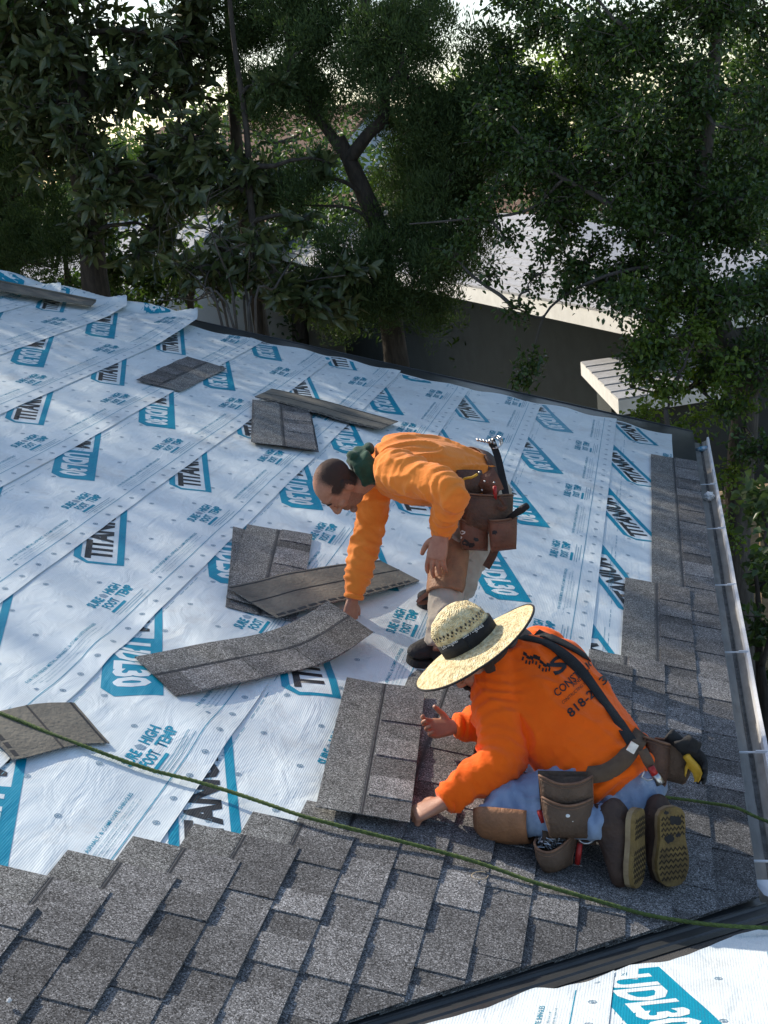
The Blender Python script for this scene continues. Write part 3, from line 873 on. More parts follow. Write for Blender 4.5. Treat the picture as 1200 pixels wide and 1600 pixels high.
def limb(pts, rad, sub=6):
    """round tapering limb through joints"""
    p = [Vector(q) for q in pts]; ref = (p[-1] - p[0]).orthogonal()
    return loft([(q, ref, r, r) for q, r in zip(p, rad)], 18, sub, 2.0)
def ball(c, r, fr=None):
    """ellipsoid in a frame (x,y,z vectors)"""
    c = Vector(c); X, Y, Z = fr if fr else (Vector((1, 0, 0)), Vector((0, 1, 0)), Vector((0, 0, 1)))
    bm = bmesh.new(); bmesh.ops.create_icosphere(bm, subdivisions=3, radius=1); bm.verts.index_update()
    V = [c + X * v.co.x * r[0] + Y * v.co.y * r[1] + Z * v.co.z * r[2] for v in bm.verts]; F = [tuple(v.index for v in f.verts) for f in bm.faces]
    bm.free(); return V, F
def union(parts, voxel, smooth=4, fac=.5, thin=1.0):
    V = []; F = []
    for v, f in parts:
        b0 = len(V); V += v; F += [tuple(b0 + i for i in q) for q in f]
    me = bpy.data.meshes.new('u'); me.from_pydata([tuple(v) for v in V], [], F)
    bm = bmesh.new(); bm.from_mesh(me)
    bmesh.ops.recalc_face_normals(bm, faces=bm.faces[:]); bm.to_mesh(me); bm.free()
    o = bpy.data.objects.new('u', me); COL.objects.link(o)
    md = o.modifiers.new('r', 'REMESH'); md.mode = 'VOXEL'; md.voxel_size = voxel; md.adaptivity = 0
    if smooth:
        sm = o.modifiers.new('s', 'SMOOTH'); sm.factor = fac; sm.iterations = smooth
    if thin < 1:
        dm = o.modifiers.new('d', 'DECIMATE'); dm.ratio = thin
    dg = bpy.context.evaluated_depsgraph_get(); dg.update()
    out = bpy.data.meshes.new_from_object(o.evaluated_get(dg))
    bpy.data.objects.remove(o); bpy.data.meshes.remove(me)
    return out
def displace(me, fn):
    nv = len(me.vertices); co = np.empty(nv * 3); no = np.empty(nv * 3)
    me.vertices.foreach_get('co', co); me.vertices.foreach_get('normal', no)
    co = co.reshape(-1, 3); no = no.reshape(-1, 3)
    d = np.array([fn(Vector(p), Vector(q)) for p, q in zip(co, no)])
    co = co + no * d[:, None]; me.vertices.foreach_set('co', co.ravel()); me.update()
def folds(p, axis, pts, amp=.004, big=.005):
    """cloth creases: long drawn folds along the axis plus rings near the given bend points"""
    if axis is None: axis = Vector((0, 0, 1))
    a = p.dot(axis); q = p - axis * a
    d = big * noise.noise(p * 5.5 + Vector((3, 1, 7)))
    r1 = 1 - abs(noise.noise(q * 10 + axis * (a * 3.2) + Vector((9, 2, 4))))
    r2 = 1 - abs(noise.noise(q * 21 + axis * (a * 6.0) + Vector((1, 12, 4))))
    d += .013 * (max(0, r1 - .70) / .30) ** 1.6 + .0035 * (max(0, r2 - .70) / .30) ** 1.5
    for (c, ax, rr, ph) in pts:
        v = p - c; L = v.length
        if L < rr * 2:
            t = v.dot(ax); s_ = math.sin(t * 2 * math.pi / .042 + ph + 4.5 * noise.noise(p * 9))
            d += amp * math.exp(-(L / rr) ** 2) * (abs(s_) ** .6 * (1 if s_ > 0 else -1)) * (.4 + .9 * abs(noise.noise(p * 6 + Vector((2, 5, 1)))) * 2)
    return d
def frame(up, fwd):
    z = Vector(up).normalized(); y = Vector(fwd); y = (y - z * y.dot(z)).normalized(); x = z.cross(y) * 1.0
    return x, y, z      # left, forward, up
def head_parts(c, fr, nk, sc=1.0):
    X, Y, Z = fr
    def L(x, y, z): return Vector(c) + (X * x + Y * y + Z * z) * sc
    def E_(x, y, z, a, b_, d): return ball(L(x, y, z), (a * sc, b_ * sc, d * sc), fr)
    P = [E_(0, -.010, .035, .077, .097, .083), E_(0, .02, .02, .068, .078, .075)]
    P.append(loft([(L(0, .022, .04), X, .066 * sc, .072 * sc), (L(0, .026, -.02), X, .066 * sc, .070 * sc), (L(0, .032, -.065), X, .056 * sc, .060 * sc), (L(0, .045, -.098), X, .036 * sc, .040 * sc), (L(0, .055, -.112), X, .018 * sc, .02 * sc)], 24, 5))
    P += [E_(0, .086, .024, .046, .014, .011), E_(.042, .062, -.022, .026, .024, .024), E_(-.042, .062, -.022, .026, .024, .024)]
    P.append(loft([(L(0, .088, .018), X, .008 * sc, .010 * sc), (L(0, .104, -.010), X, .010 * sc, .012 * sc), (L(0, .116, -.030), X, .017 * sc, .012 * sc), (L(0, .096, -.040), X, .014 * sc, .008 * sc)], 12, 4))
    P += [E_(.016, .098, -.032, .010, .012, .009), E_(-.016, .098, -.032, .010, .012, .009)]
    P += [E_(0, .092, -.060, .025, .010, .007), E_(0, .091, -.071, .022, .010, .007), E_(0, .086, -.100, .026, .018, .016)]
    for s in (1, -1):
        P += [E_(s * .078, -.014, -.004, .011, .021, .033), E_(s * .083, -.020, .004, .006, .017, .026)]
        P += [E_(s * .032, .084, .006, .016, .007, .009)]
    P.append(limb([L(0, -.015, -.02), L(0, -.02, -.08), nk], [.062 * sc, .060 * sc, .068 * sc], 4))
    return P, L
def hand_parts(w, d, pn, sc=1.0, curl=(.3, .35, .4, .45), thumb=.5, side=1, spread=.10, thumb_curl=.3):
    """wrist w, finger direction d, pn = direction the palm faces, side = +1 thumb on d x pn side"""
    d = Vector(d).normalized(); pn = Vector(pn); pn = (pn - d * pn.dot(d)).normalized(); s = d.cross(pn) * side
    w = Vector(w); P = []
    P.append(loft([(w - d * .035 * sc, s, .027 * sc, .022 * sc), (w, s, .028 * sc, .020 * sc), (w + d * .035 * sc, s, .036 * sc, .017 * sc), (w + d * .075 * sc, s, .042 * sc, .0150 * sc), (w + d * .098 * sc, s, .039 * sc, .012 * sc)], 16, 4, 2.6))
    for k, (off, ln, cu) in enumerate(zip((.030, .010, -.010, -.029), (.080, .090, .084, .066), curl)):
        base = w + (d * (.090 - .004 * abs(k - 1)) + s * off) * sc
        dd = (d + s * spread * (off / .03)).normalized(); p = [base - d * .01 * sc]; q = base; an = 0
        p.append(q.copy())
        for j, fr_ in enumerate((.45, .31, .24)):
            an += cu * (1.0 if j else .8)
            v = dd * math.cos(an) + pn * math.sin(an); q = q + v * ln * fr_ * sc; p.append(q.copy())
        r = .0092 * sc
        P.append(limb(p, [r * 1.05, r * 1.08, r, r * .92, r * .74], 3))
    tb = w + (d * .028 + s * .028) * sc; tv = (d * .55 + s * .80 + pn * thumb).normalized()
    p = [tb, tb + tv * .030 * sc]; v2 = (tv + d * .55 + pn * thumb_curl).normalized(); p.append(p[-1] + v2 * .034 * sc); v3 = (v2 + d * .3 + pn * thumb_curl * .8).normalized(); p.append(p[-1] + v3 * .026 * sc)
    P.append(limb(p, [.014 * sc, .0125 * sc, .0105 * sc, .008 * sc], 3))
    return P
def skin_obj(name, parts, voxel, mat, parent, hair=None):
    me = union(parts, voxel, 2, .35, .3)
    a = me.attributes.new('hair', 'FLOAT', 'POINT')
    if hair: a.data.foreach_set('value', [hair(v.co) for v in me.vertices])
    return link(name, me, parent, [mat], True)
def skin_mat(name, c1, c2):
    m, nt, ns, ls, b = new_mat(name)
    b.inputs['Roughness'].default_value = .46; b.inputs['Specular IOR Level'].default_value = .45
    b.inputs['Subsurface Weight'].default_value = .08; b.inputs['Subsurface Radius'].default_value = (.01, .004, .002)
    nz = N(nt, 'ShaderNodeTexNoise', Scale=28.0, Detail=6.0, Roughness=.65); ls.new(pos_node(nt), nz.inputs['Vector'])
    r = ramp(nt, [(.3, c1), (.7, c2)]); ls.new(nz.outputs[0], r.inputs[0])
    at = nt.nodes.new('ShaderNodeAttribute'); at.attribute_name = 'hair'
    n2 = N(nt, 'ShaderNodeTexNoise', Scale=420.0, Detail=3.0); ls.new(pos_node(nt), n2.inputs['Vector'])
    ad = N(nt, 'ShaderNodeMath', operation='MULTIPLY_ADD'); ls.new(n2.outputs[0], ad.inputs[0]); ad.inputs[1].default_value = .7; ls.new(at.outputs['Fac'], ad.inputs[2])
    rr = ramp(nt, [(.45, 0), (1.15, .93)]); ls.new(ad.outputs[0], rr.inputs[0])
    mx = N(nt, 'ShaderNodeMix', data_type='RGBA'); ls.new(rr.outputs[0], mx.inputs[0]); ls.new(r.outputs[0], mx.inputs[6]); mx.inputs[7].default_value = (.018, .014, .012, 1)
    ls.new(mx.outputs[2], b.inputs['Base Color'])
    mr = N(nt, 'ShaderNodeMapRange'); mr.inputs['To Min'].default_value = .46; mr.inputs['To Max'].default_value = .95; ls.new(rr.outputs[0], mr.inputs['Value']); ls.new(mr.outputs[0], b.inputs['Roughness'])
    n3 = N(nt, 'ShaderNodeTexNoise', Scale=260.0, Detail=3.0); ls.new(pos_node(nt), n3.inputs['Vector'])
    bp = N(nt, 'ShaderNodeBump', Strength=.3, Distance=.003); ls.new(n3.outputs[0], bp.inputs['Height']); ls.new(bp.outputs[0], b.inputs['Normal'])
    return m
def bvh_of(me): return BVHTree.FromPolygons([v.co.copy() for v in me.vertices], [tuple(p.vertices) for p in me.polygons])
def strap_on(bvhs, pxs, width, thick, sub=6, off=.0015, dflt=None):
    """points where the sight lines through the pixels meet the garment"""
    P = []; Nn = []
    c = catmull([Vector((x, y, 0)) for x, y in pxs], sub)
    for q in c:
        d = pxdir(q.x, q.y).normalized(); best = None
        for bv in bvhs:
            h = bv.ray_cast(CAMV, d)
            if h[0] is not None and (best is None or h[3] < best[3]): best = h
        if best is None: continue
        P.append(best[0]); Nn.append(best[1])
    # even out the surface normals
    Ns = []
    for i in range(len(P)):
        a = Vector((0, 0, 0))
        for k in range(max(0, i - 3), min(len(P), i + 4)): a += Nn[k]
        Ns.append(a.normalized())
    return [p + n_ * off for p, n_ in zip(P, Ns)], Ns
def text_on(bv, word, o, ex, ey, mats, name, parent, bold=.01, off=.0022, step=.04):
    """lettering laid on a garment: o pixel of the lower left, ex/ey pixel vectors of the word's width and height"""
    f = Flat(); f.text(word, lambda x, y: (x, y), 0, bold); f.cut(.09); V, F, mi = f.arrays(); out = []
    ok = []
    for x, y in V:
        d = pxdir(o[0] + ex[0] * x + ey[0] * y, o[1] + ex[1] * x + ey[1] * y).normalized(); h = bv.ray_cast(CAMV, d)
        if h[0] is None: out.append(Vector((0, 0, 0))); ok.append(False)
        else:
            nn_ = h[1] if h[1].dot(d) < 0 else -h[1]; out.append(h[0] - d * .0008 + nn_ * off); ok.append(True)
    F = [q for q in F if all(ok[i] for i in q)]
    return mesh(name, out, F, mats, parent, smooth=False)

M['orange_a'] = cloth('faded_orange_cotton', (.94, .285, .045), (.85, .235, .03), speck=[((.88, .62, .42), 46, .66, .74)])
M['orange_b'] = cloth('bright_orange_cotton', (1.0, .143, .004), (.97, .125, .003))
M['skin_a'] = skin_mat('tanned_skin_a', (.47, .225, .135), (.36, .155, .09))
M['skin_b'] = skin_mat('tanned_skin_b', (.47, .23, .14), (.37, .165, .10))
M['hair'] = pmat('short_black_hair', (.012, .010, .009), (.030, .024, .02), 260, .75, .9, 500)
M['pants'] = cloth('pale_work_trousers', (.46, .40, .33), (.34, .29, .23), speck=[((.18, .15, .12), 12, .62, .72)])
M['jeans'] = cloth('washed_blue_jeans', (.27, .36, .50), (.20, .28, .42), speck=[((.55, .60, .66), 6, .55, .75)])
M['leather'] = pmat('brown_work_leather', (.115, .052, .028), (.062, .030, .018), 14, .6, .5, 90, spec=.45, lo=.38, hi=.62)
M['leather_red'] = pmat('reddish_work_leather', (.21, .085, .048), (.12, .05, .03), 16, .6, .5, 90, lo=.3, hi=.72)
M['leather_tan'] = pmat('tan_leather', (.36, .165, .075), (.21, .10, .05), 14, .6, .5, 90, lo=.3, hi=.72)
M['leather_old'] = pmat('dusty_leather', (.135, .085, .055), (.075, .048, .032), 11, .7, .6, 80, lo=.3, hi=.7)
M['leather_edge'] = pmat('worn_leather_edge', (.24, .13, .075), (.15, .08, .05), 30, .7)
M['web'] = pmat('brown_webbing', (.16, .105, .065), (.11, .07, .045), 18, .85, .5, 400)
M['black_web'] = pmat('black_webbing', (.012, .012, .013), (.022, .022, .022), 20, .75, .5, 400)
M['steel'] = pmat('worn_steel', (.62, .62, .62), (.42, .42, .42), 30, .32, .2, 60, metal=1.0)
M['rubber'] = pmat('black_rubber', (.014, .014, .015), (.025, .024, .023), 15, .75, .4, 120)
M['boot'] = pmat('brown_boot_leather', (.045, .027, .020), (.080, .048, .034), 12, .65, .5, 70)
M['sole'] = pmat('worn_crepe_sole', (.24, .165, .055), (.11, .075, .03), 16, .8, .6, 110, lo=.3, hi=.7)
M['welt'] = pmat('boot_welt', (.30, .23, .13), (.2, .14, .08), 20, .7)
M['red'] = pmat('red_plastic', (.42, .025, .02), (.3, .02, .02), 20, .4)
M['yellow'] = pmat('yellow_plastic', (.62, .36, .03), (.5, .28, .02), 20, .5)
M['green_cloth'] = cloth('green_fleece', (.03, .085, .05), (.012, .035, .022))
M['grey_cloth'] = cloth('taupe_neck_gaiter', (.15, .115, .10), (.10, .078, .068))
M['straw'] = pmat('woven_straw', (.80, .63, .30), (.62, .45, .18), 60, .7, 1.0, 260, lo=.35, hi=.68)
M['ink'] = pmat('black_screen_print', (.012, .012, .014), (.02, .018, .018), 60, .6)
M['whitetext'] = pmat('white_embroidery', (.75, .75, .73), (.65, .65, .63), 60, .7)
M['eye'] = pmat('dark_eye', (.02, .014, .010), (.035, .025, .02), 100, .2)

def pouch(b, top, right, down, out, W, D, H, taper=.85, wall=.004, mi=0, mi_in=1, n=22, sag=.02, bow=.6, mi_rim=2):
    """open-topped leather pocket: outer shell, rim and dark inside; top = centre of its mouth's back edge"""
    right = Vector(right).normalized(); down = Vector(down).normalized(); out = Vector(out).normalized(); b0 = len(b.v)
    rows = [(0, 1.0, 1.0), (.12, 1.0, 1.02), (.45, .97, 1.0), (.8, taper + .04, .86), (.95, taper, .6), (1.0, taper * .9, .25)]
    def ring(h, w, d, ins, dip):
        R = []
        for k in range(n + 1):
            a = math.pi * k / n; x = math.cos(a); y = math.sin(a) ** bow
            R.append(top + right * x * (W / 2 * w - ins) + out * (y * (D * d - ins) + .0) + down * (h * H + dip * math.sin(a) ** 2))
        return R
    rings = [ring(h, w, d, 0, sag * (1 - h)) for h, w, d in rows]
    inner = [ring(0, 1, 1, wall, sag), ring(.55, .95, .98, wall, sag * .4)]
    for R in rings + inner: b.v += R
    for R in rings:
        for k, p in enumerate(R): R[k] = p + out * .004 * noise.noise(p * 22) + down * .003 * noise.noise(p * 17 + Vector((4, 0, 0)))
    b.v[b0:b0 + len(rings) * (n + 1)] = [p for R in rings for p in R]
    m = n + 1
    for i in range(len(rings) - 1):
        for k in range(n): b.f.append((b0 + i * m + k, b0 + i * m + k + 1, b0 + (i + 1) * m + k + 1, b0 + (i + 1) * m + k)); b.m.append(mi); b.t.append(1)
    q = b0 + len(rings) * m
    for k in range(n):
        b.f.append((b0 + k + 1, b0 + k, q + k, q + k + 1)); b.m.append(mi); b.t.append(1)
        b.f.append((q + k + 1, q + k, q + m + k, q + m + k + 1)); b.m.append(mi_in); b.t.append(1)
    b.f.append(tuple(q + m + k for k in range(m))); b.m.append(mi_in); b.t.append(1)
    b.tube(rings[0], .0042, 6, mi_rim); b.tube([p + out * .002 + down * .012 for p in rings[0]], .0012, 4, mi_rim)
    for kk in (1, n - 1): b.tube([R[kk] for R in rings], .0028, 5, mi_rim)
    # back panel and bottom
    e = b0 + (len(rings) - 1) * m
    b.f.append(tuple(e + k for k in range(m))); b.m.append(mi); b.t.append(1)
    bw = [top + right * W / 2, top - right * W / 2, top - right * W / 2 * taper + down * H, top + right * W / 2 * taper + down * H]
    b.add([p - out * .0 for p in bw] + [p - out * .005 for p in bw], [(0, 1, 2, 3), (7, 6, 5, 4), (0, 4, 5, 1), (1, 5, 6, 2), (2, 6, 7, 3), (3, 7, 4, 0)], mi)
def shoe(parent, toe, heel, n_s, W, mats, name='boot', tread=True, shaft=None, hgt=1.0):
    """boot from toe/heel points on the sole and the direction the sole faces"""
    toe = Vector(toe); heel = Vector(heel); a = heel - toe; L = a.length; a.normalize(); n_s = Vector(n_s); n_s = (n_s - a * n_s.dot(a)).normalized(); s = a.cross(n_s)
    up = -n_s; k = L / .29
    secs = [(0, .022, .016), (.02, .040, .030), (.07, .049, .037), (.12, .047, .046), (.17, .042, .056), (.22, .040, .060), (.265, .036, .050), (.288, .018, .030)]
    parts = [loft([(toe + a * t * k + up * (ry * hgt), s, rx * W, ry * hgt) for t, rx, ry in secs], 20, 5, 2.4)]
    if shaft is not None:
        an = toe + a * .225 * k + up * .05; parts.append(limb([an, an + (Vector(shaft) - an) * .5, Vector(shaft)], [.050, .049, .052], 4))
    me = union(parts, .005, 4)
    displace(me, lambda p, q: .0016 * noise.noise(p * 30) + .0012 * noise.noise(p * 70))
    bt = link(name, me, parent, [mats[0]], True)
    # sole
    wf = [(.0, .008), (.004, .024), (.02, .040), (.06, .051), (.1, .052), (.14, .046), (.18, .041), (.22, .042), (.26, .040), (.28, .030), (.289, .012)]
    out = [(t * k, w * W) for t, w in wf] + [(t * k, -w * W) for t, w in wf[::-1]]
    b = MB(); m = len(out)
    for off in (-.004, .013, .026):
        for t, w in out: b.v.append(toe + a * t + s * w * (1.02 if off < .02 else .97) + n_s * off)
    for r_ in range(2):
        for i in range(m): b.f.append((r_ * m + i, r_ * m + (i + 1) % m, (r_ + 1) * m + (i + 1) % m, (r_ + 1) * m + i)); b.m.append(1 if r_ == 0 else 0); b.t.append(1)
    b.f.append(tuple(2 * m + i for i in range(m))); b.m.append(0); b.t.append(1)
    b.f.append(tuple(range(m))[::-1]); b.m.append(1); b.t.append(1)
    sl = b.build('sole', [mats[1], mats[2]], bt)
    if tread:
        b = MB()
        for t0 in [.03 + i * .021 for i in range(6)] + [.19 + i * .02 for i in range(4)]:
            w = float(np.interp(t0, [q[0] for q in wf], [q[1] for q in wf])) * W * .86; pts = []
            for j in range(13):
                f_ = j / 12; pts.append(toe + a * (t0 * k + (.006 if j % 2 else -.004)) + s * (f_ * 2 - 1) * w + n_s * .0262)
            b.ribbon(pts, n_s, .0055, .0016)
        b.build('tread', [M['tread_dark']], bt)
    return bt, sl
M['tread_dark'] = pmat('dark_tread_zigzag', (.05, .036, .018), (.03, .022, .012), 20, .9)  # dark brown of the zigzag strips drawn for the tread grooves

# ------------------------------------------------------------------ bending worker
A = empty('person', on_roof(690, 985), 'worker in faded orange shirt and pale trousers bending down with one hand on his knee', 'person', 'roofers')
up_h, fw_h = imdir(-.86, -.20, -.46), imdir(-.36, .93, .05)
frA = frame(up_h, fw_h)
nkA = at_y(588, 722, -1.60); hdA = at_y(529, 757, -1.69)
lsA, leA, lwA = at_y(624, 738, -1.73), at_y(704, 768, -1.90), at_y(690, 832, -1.77)
rsA, reA, rwA = at_y(592, 738, -1.47), at_y(570, 850, -1.54), at_y(553, 932, -1.635)
hipL, knL = at_y(744, 778, -1.40), at_y(703, 868, -1.66); anL = on_roof(689, 1018, .10)
hipR, knR = at_y(752, 768, -1.22), at_y(738, 868, -1.33); anR = on_roof(706, 940, .10)
sideA = Vector((.45, -.91, -.15))
tors = [(at_y(742, 752, -1.34), sideA, .165, .125), (at_y(722, 746, -1.38), sideA, .165, .130), (at_y(685, 738, -1.45), sideA, .172, .138), (at_y(640, 731, -1.53), sideA, .188, .135), (at_y(606, 727, -1.585), sideA, .165, .110), (at_y(588, 724, -1.605), sideA, .085, .080)]
hp, LA = head_parts(hdA, frA, nkA, 1.0)
bodyp = list(hp)
bodyp.append(loft([(c, s, a * .8, b_ * .8) for c, s, a, b_ in tors], 20, 4))
bodyp += [limb([lsA, leA, lwA], [.05, .04, .028]), limb([rsA, reA, rwA], [.05, .04, .028])]
bodyp += [limb([hipL, knL, anL], [.07, .05, .035]), limb([hipR, knR, anR], [.07, .05, .035])]
# left hand over the knee, right hand pinching the shingle
hwL = at_y(690, 834, -1.80)
bodyp += hand_parts(hwL, imdir(-.22, .95, -.05), imdir(.45, .25, .85), 1.12, (.34, .36, .38, .42), .3, -1, .16, .3)
hwR = at_y(551, 936, -1.64)
bodyp += hand_parts(hwR, imdir(-.12, .90, -.20), imdir(-.62, -.05, .75), 1.0, (.50, .55, .6, .6), .45, 1, .10, .45)
def hair_a(p):
    q = p - hdA
    if q.length > .2: return 0.0
    x, y, z = q.dot(frA[0]), q.dot(frA[1]), q.dot(frA[2])
    top = sstep(.036, -.022, y) * (.50 + .50 * sstep(.118, .075, z)) if z > .055 else sstep(.056, .020, y)
    low = sstep(-.075, -.035, z + .5 * min(0, -y - .03)) if y < -.02 else sstep(-.01, .03, z)
    h = top * low
    if z < -.035 and y > .01: h = max(h, .30)         # stubble on the jaw
    return h
skin_obj('body', bodyp, .0038, M['skin_a'], A, hair_a)
# shirt
sh = [loft(tors, 28, 6), limb([nkA.lerp(lsA, .55), lsA, lsA.lerp(leA, .5), leA, leA.lerp(lwA, .5), lwA], [.085, .088, .074, .066, .056, .040], 6),
      limb([nkA.lerp(rsA, .55), rsA, rsA.lerp(reA, .5), reA, reA.lerp(rwA, .5), rwA], [.082, .082, .066, .060, .053, .040], 6)]
me = union(sh, .0075, 5)
axL = (leA - lsA).normalized(); axF = (lwA - leA).normalized(); axR = (rwA - reA).normalized(); axT = (nkA - tors[0][0]).normalized()
rings = [(leA, axL, .10, 0), (leA.lerp(lwA, .55), axF, .10, 1), (lwA, axF, .06, 2), (reA.lerp(rwA, .5), axR, .10, 0), (rwA, axR, .06, 1), (reA, axR, .10, 2), (lsA, axL, .09, 1.5), (tors[1][0] + sideA * .12, axT, .10, 0)]
axA = (axT + Vector((0, 0, -.25))).normalized()
displace(me, lambda p, q: folds(p, axA, rings, .0055, .006))
shirtA = link('shirt', me, A, [M['orange_a']], True); bvA = bvh_of(me)
for w, ax in ((lwA, axF), (rwA, axR)):
    b = MB(); b.tube([w - ax * .012, w - ax * .004, w + ax * .008, w + ax * .012], [.041, .046, .045, .036], 18)
    b.build('cuff', M['orange_a'], shirtA, smooth=True)
# shoulder seam
ps, nsm = strap_on([bvA], [(596, 700), (612, 690), (634, 697), (640, 712), (634, 735), (628, 760)], .004, .001, 5)
# trousers
pv = [(at_y(730, 752, -1.345), sideA, .150, .115), (at_y(744, 760, -1.33), sideA, .160, .125), (at_y(757, 776, -1.30), sideA, .150, .110), (at_y(762, 800, -1.30), sideA, .11, .08)]
tp = [loft(pv, 24, 5), limb([hipL, hipL.lerp(knL, .5), knL, knL.lerp(anL, .45), anL - (anL - knL) * .03], [.105, .092, .075, .066, .062], 6), limb([hipR, hipR.lerp(knR, .5), knR, knR.lerp(anR, .5), anR], [.105, .09, .072, .066, .064], 6)]
me = union(tp, .009, 5)
axS = (anL - knL).normalized()
displace(me, lambda p, q: folds(p, None, [(knL, (knL - hipL).normalized(), .12, 0), (anL, axS, .10, 0), (anR, axS, .10, 1), (knR, axS, .12, 1)], .006, .007))
link('trousers', me, A, [M['pants']], True); bvAt = bvh_of(me)
# shoes
toe = on_roof(640, 1030, .045); heel = on_roof(701, 1022, .04)
shoe(A, toe, heel, -NRM, .92, (M['rubber'], M['rubber'], M['rubber']), 'shoe', False, anL, .95)
toe = on_roof(655, 943, .035); heel = on_roof(722, 938, .035)
shoe(A, toe, heel, -NRM, .92, (M['rubber'], M['rubber'], M['rubber']), 'shoe', False, anR, .9)
for s in (1, -1):
    b = MB(); b.tube([LA(s * .014, .0955, .031), LA(s * .032, .0945, .036), LA(s * .052, .082, .030)], [.0035, .0045, .002], 6)
    b.build('eyebrow', M['hair'], A, True)
for s in (1, -1):
    V, F = ball(LA(s * .032, .0885, .006), (.011, .004, .0035), frA); mesh('eye', V, F, [M['eye']], A, smooth=True)
# green neck gaiter, bunched behind the neck
gt = []
for k in range(4):
    c = nkA.lerp(hdA, .10 + .15 * k); gt.append((c, frA[0], .079 - .005 * k + .006 * (k % 2), .080 - .004 * k))
parts = [loft(gt, 22, 5)]
parts += [ball(at_y(564, 706, -1.61), (.036, .04, .024)), ball(at_y(552, 712, -1.65), (.024, .032, .022)), ball(at_y(574, 702, -1.59), (.026, .036, .024))]
me = union(parts, .006, 3)
displace(me, lambda p, q: .006 * noise.noise(p * 26) + .007 * (1 - abs(noise.noise(p * 15 + Vector((5, 0, 0)))) * 2))
link('neck_gaiter', me, A, [M['green_cloth']], True)
# leather knee pad on the near leg
cR = imdir(1, .12, 0); cD = axS; cO = (-imdir(.25, 0, 1))
vv = []; ff = []; nu, nw = 16, 18
sA_ = axS.cross(cO).normalized(); oA = sA_.cross(axS).normalized()
if oA.dot(CAMV - knL) < 0: oA = -oA
for i in range(nw + 1):
    t = i / nw
    c = knL - axS * .050 + axS * .245 * t
    rad = float(np.interp(t, [0, .15, .35, .7, 1], [.074, .086, .085, .081, .082])); hw = float(np.interp(t, [0, .08, .2, .85, 1], [.55, 1.05, 1.35, 1.3, 1.1]))
    for k in range(nu + 1):
        a = (k / nu * 2 - 1) * hw
        for off in (0,):
            vv.append(c + (oA * math.cos(a) + sA_ * math.sin(a)) * (rad + .002 * noise.noise((t * 9, k * .4, 1))))
for i in range(nw):
    for k in range(nu): ff.append((i * (nu + 1) + k, (i + 1) * (nu + 1) + k, (i + 1) * (nu + 1) + k + 1, i * (nu + 1) + k + 1))
kp = mesh('knee_pad', vv, ff, [M['leather_tan']], A, smooth=True)
md = kp.modifiers.new('t', 'SOLIDIFY'); md.thickness = .006
b = MB(); q0 = knL + axS * .17
b.ribbon(catmull([q0 + sA_ * .07, on_roof(680, 948, .10) + Vector((-.01, -.3, .13)), q0 - oA * .07 - sA_ * .02], 6), oA, .018, .004)
b.build('knee_pad_strap', M['leather_red'], kp)
b = MB()
for (px, py) in ((697, 862), (712, 862), (690, 873), (705, 876), (712, 873), (716, 860), (700, 852)):
    h = bvh_of(kp.data).ray_cast(CAMV, pxdir(px, py).normalized())
    if h[0] is not None:
        V, F = ball(h[0] + h[1] * .003, (.0035, .0035, .0035)); mesh('rivet', V, F, [M['steel']], kp, smooth=True)

# ---------------- his tool belt
TA = empty('tool_belt', at_y(745, 780, -1.5), 'reddish leather tool belt with pouches on the hip of the bending worker', 'tool belt')
b = MB(); ring_ = []
c0 = at_y(737, 752, -1.35)
tdir = (tors[1][0] - tors[0][0]).normalized(); sA2 = (sideA - tdir * sideA.dot(tdir)).normalized(); oA2 = tdir.cross(sA2)
pts = []; nr_ = []
for k in range(41):
    a = 2 * math.pi * k / 40; v = sA2 * math.cos(a) * .180 + oA2 * math.sin(a) * .142
    pts.append(c0 + v); nr_.append(v.normalized())
b.ribbon(pts, nr_, .062, .005); b.build('belt', M['leather'], TA, True)
R_ = imdir(.98, .06, .25); D_ = imdir(.02, .98, -.1); O_ = -imdir(.2, .15, .95)
def AP(x, y, Y=-1.62): return at_y(x, y, Y)
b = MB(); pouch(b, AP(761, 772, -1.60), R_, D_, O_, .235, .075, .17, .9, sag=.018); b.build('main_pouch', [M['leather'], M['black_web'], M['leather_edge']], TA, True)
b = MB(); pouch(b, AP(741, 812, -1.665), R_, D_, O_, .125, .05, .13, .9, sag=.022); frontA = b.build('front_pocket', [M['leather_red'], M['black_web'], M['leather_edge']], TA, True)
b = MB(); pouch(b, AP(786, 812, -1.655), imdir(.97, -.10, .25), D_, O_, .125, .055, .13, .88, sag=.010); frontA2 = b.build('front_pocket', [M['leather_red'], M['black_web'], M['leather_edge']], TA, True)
b = MB()   # tape holder with folded flap
pv_ = [(AP(733, 735, -1.58), R_, .055, .02), (AP(734, 755, -1.60), R_, .066, .035), (AP(738, 772, -1.60), R_, .062, .03)]
V, F = loft(pv_, 20, 4, 3.2); b.add(V, F); b.build('tape_holder', M['leather'], TA, True)
b = MB(); b.ribbon(catmull([AP(757, 740, -1.585), AP(764, 752, -1.61), AP(772, 770, -1.61)], 5), O_, .09, .005); b.build('flap', M['leather_red'], TA, True)
b = MB(); b.tube(catmull([AP(718, 757, -1.665), AP(726, 748, -1.672), AP(737, 746, -1.672), AP(746, 741, -1.66)], 5), .0055, 8); b.build('yellow_hook', M['yellow'], TA, True)
b = MB(); b.tube([AP(773, 760, -1.655), AP(774, 785, -1.65)], [.0085, .0085], 10); b.build('red_handle', M['red'], TA, True)
b = MB(); b.tube([AP(792, 812, -1.66), AP(803, 804, -1.68), AP(815, 796, -1.70), AP(824, 790, -1.71)], [.010, .013, .017, .014], 12); b.build('hammer_handle', M['rubber'], TA, True)
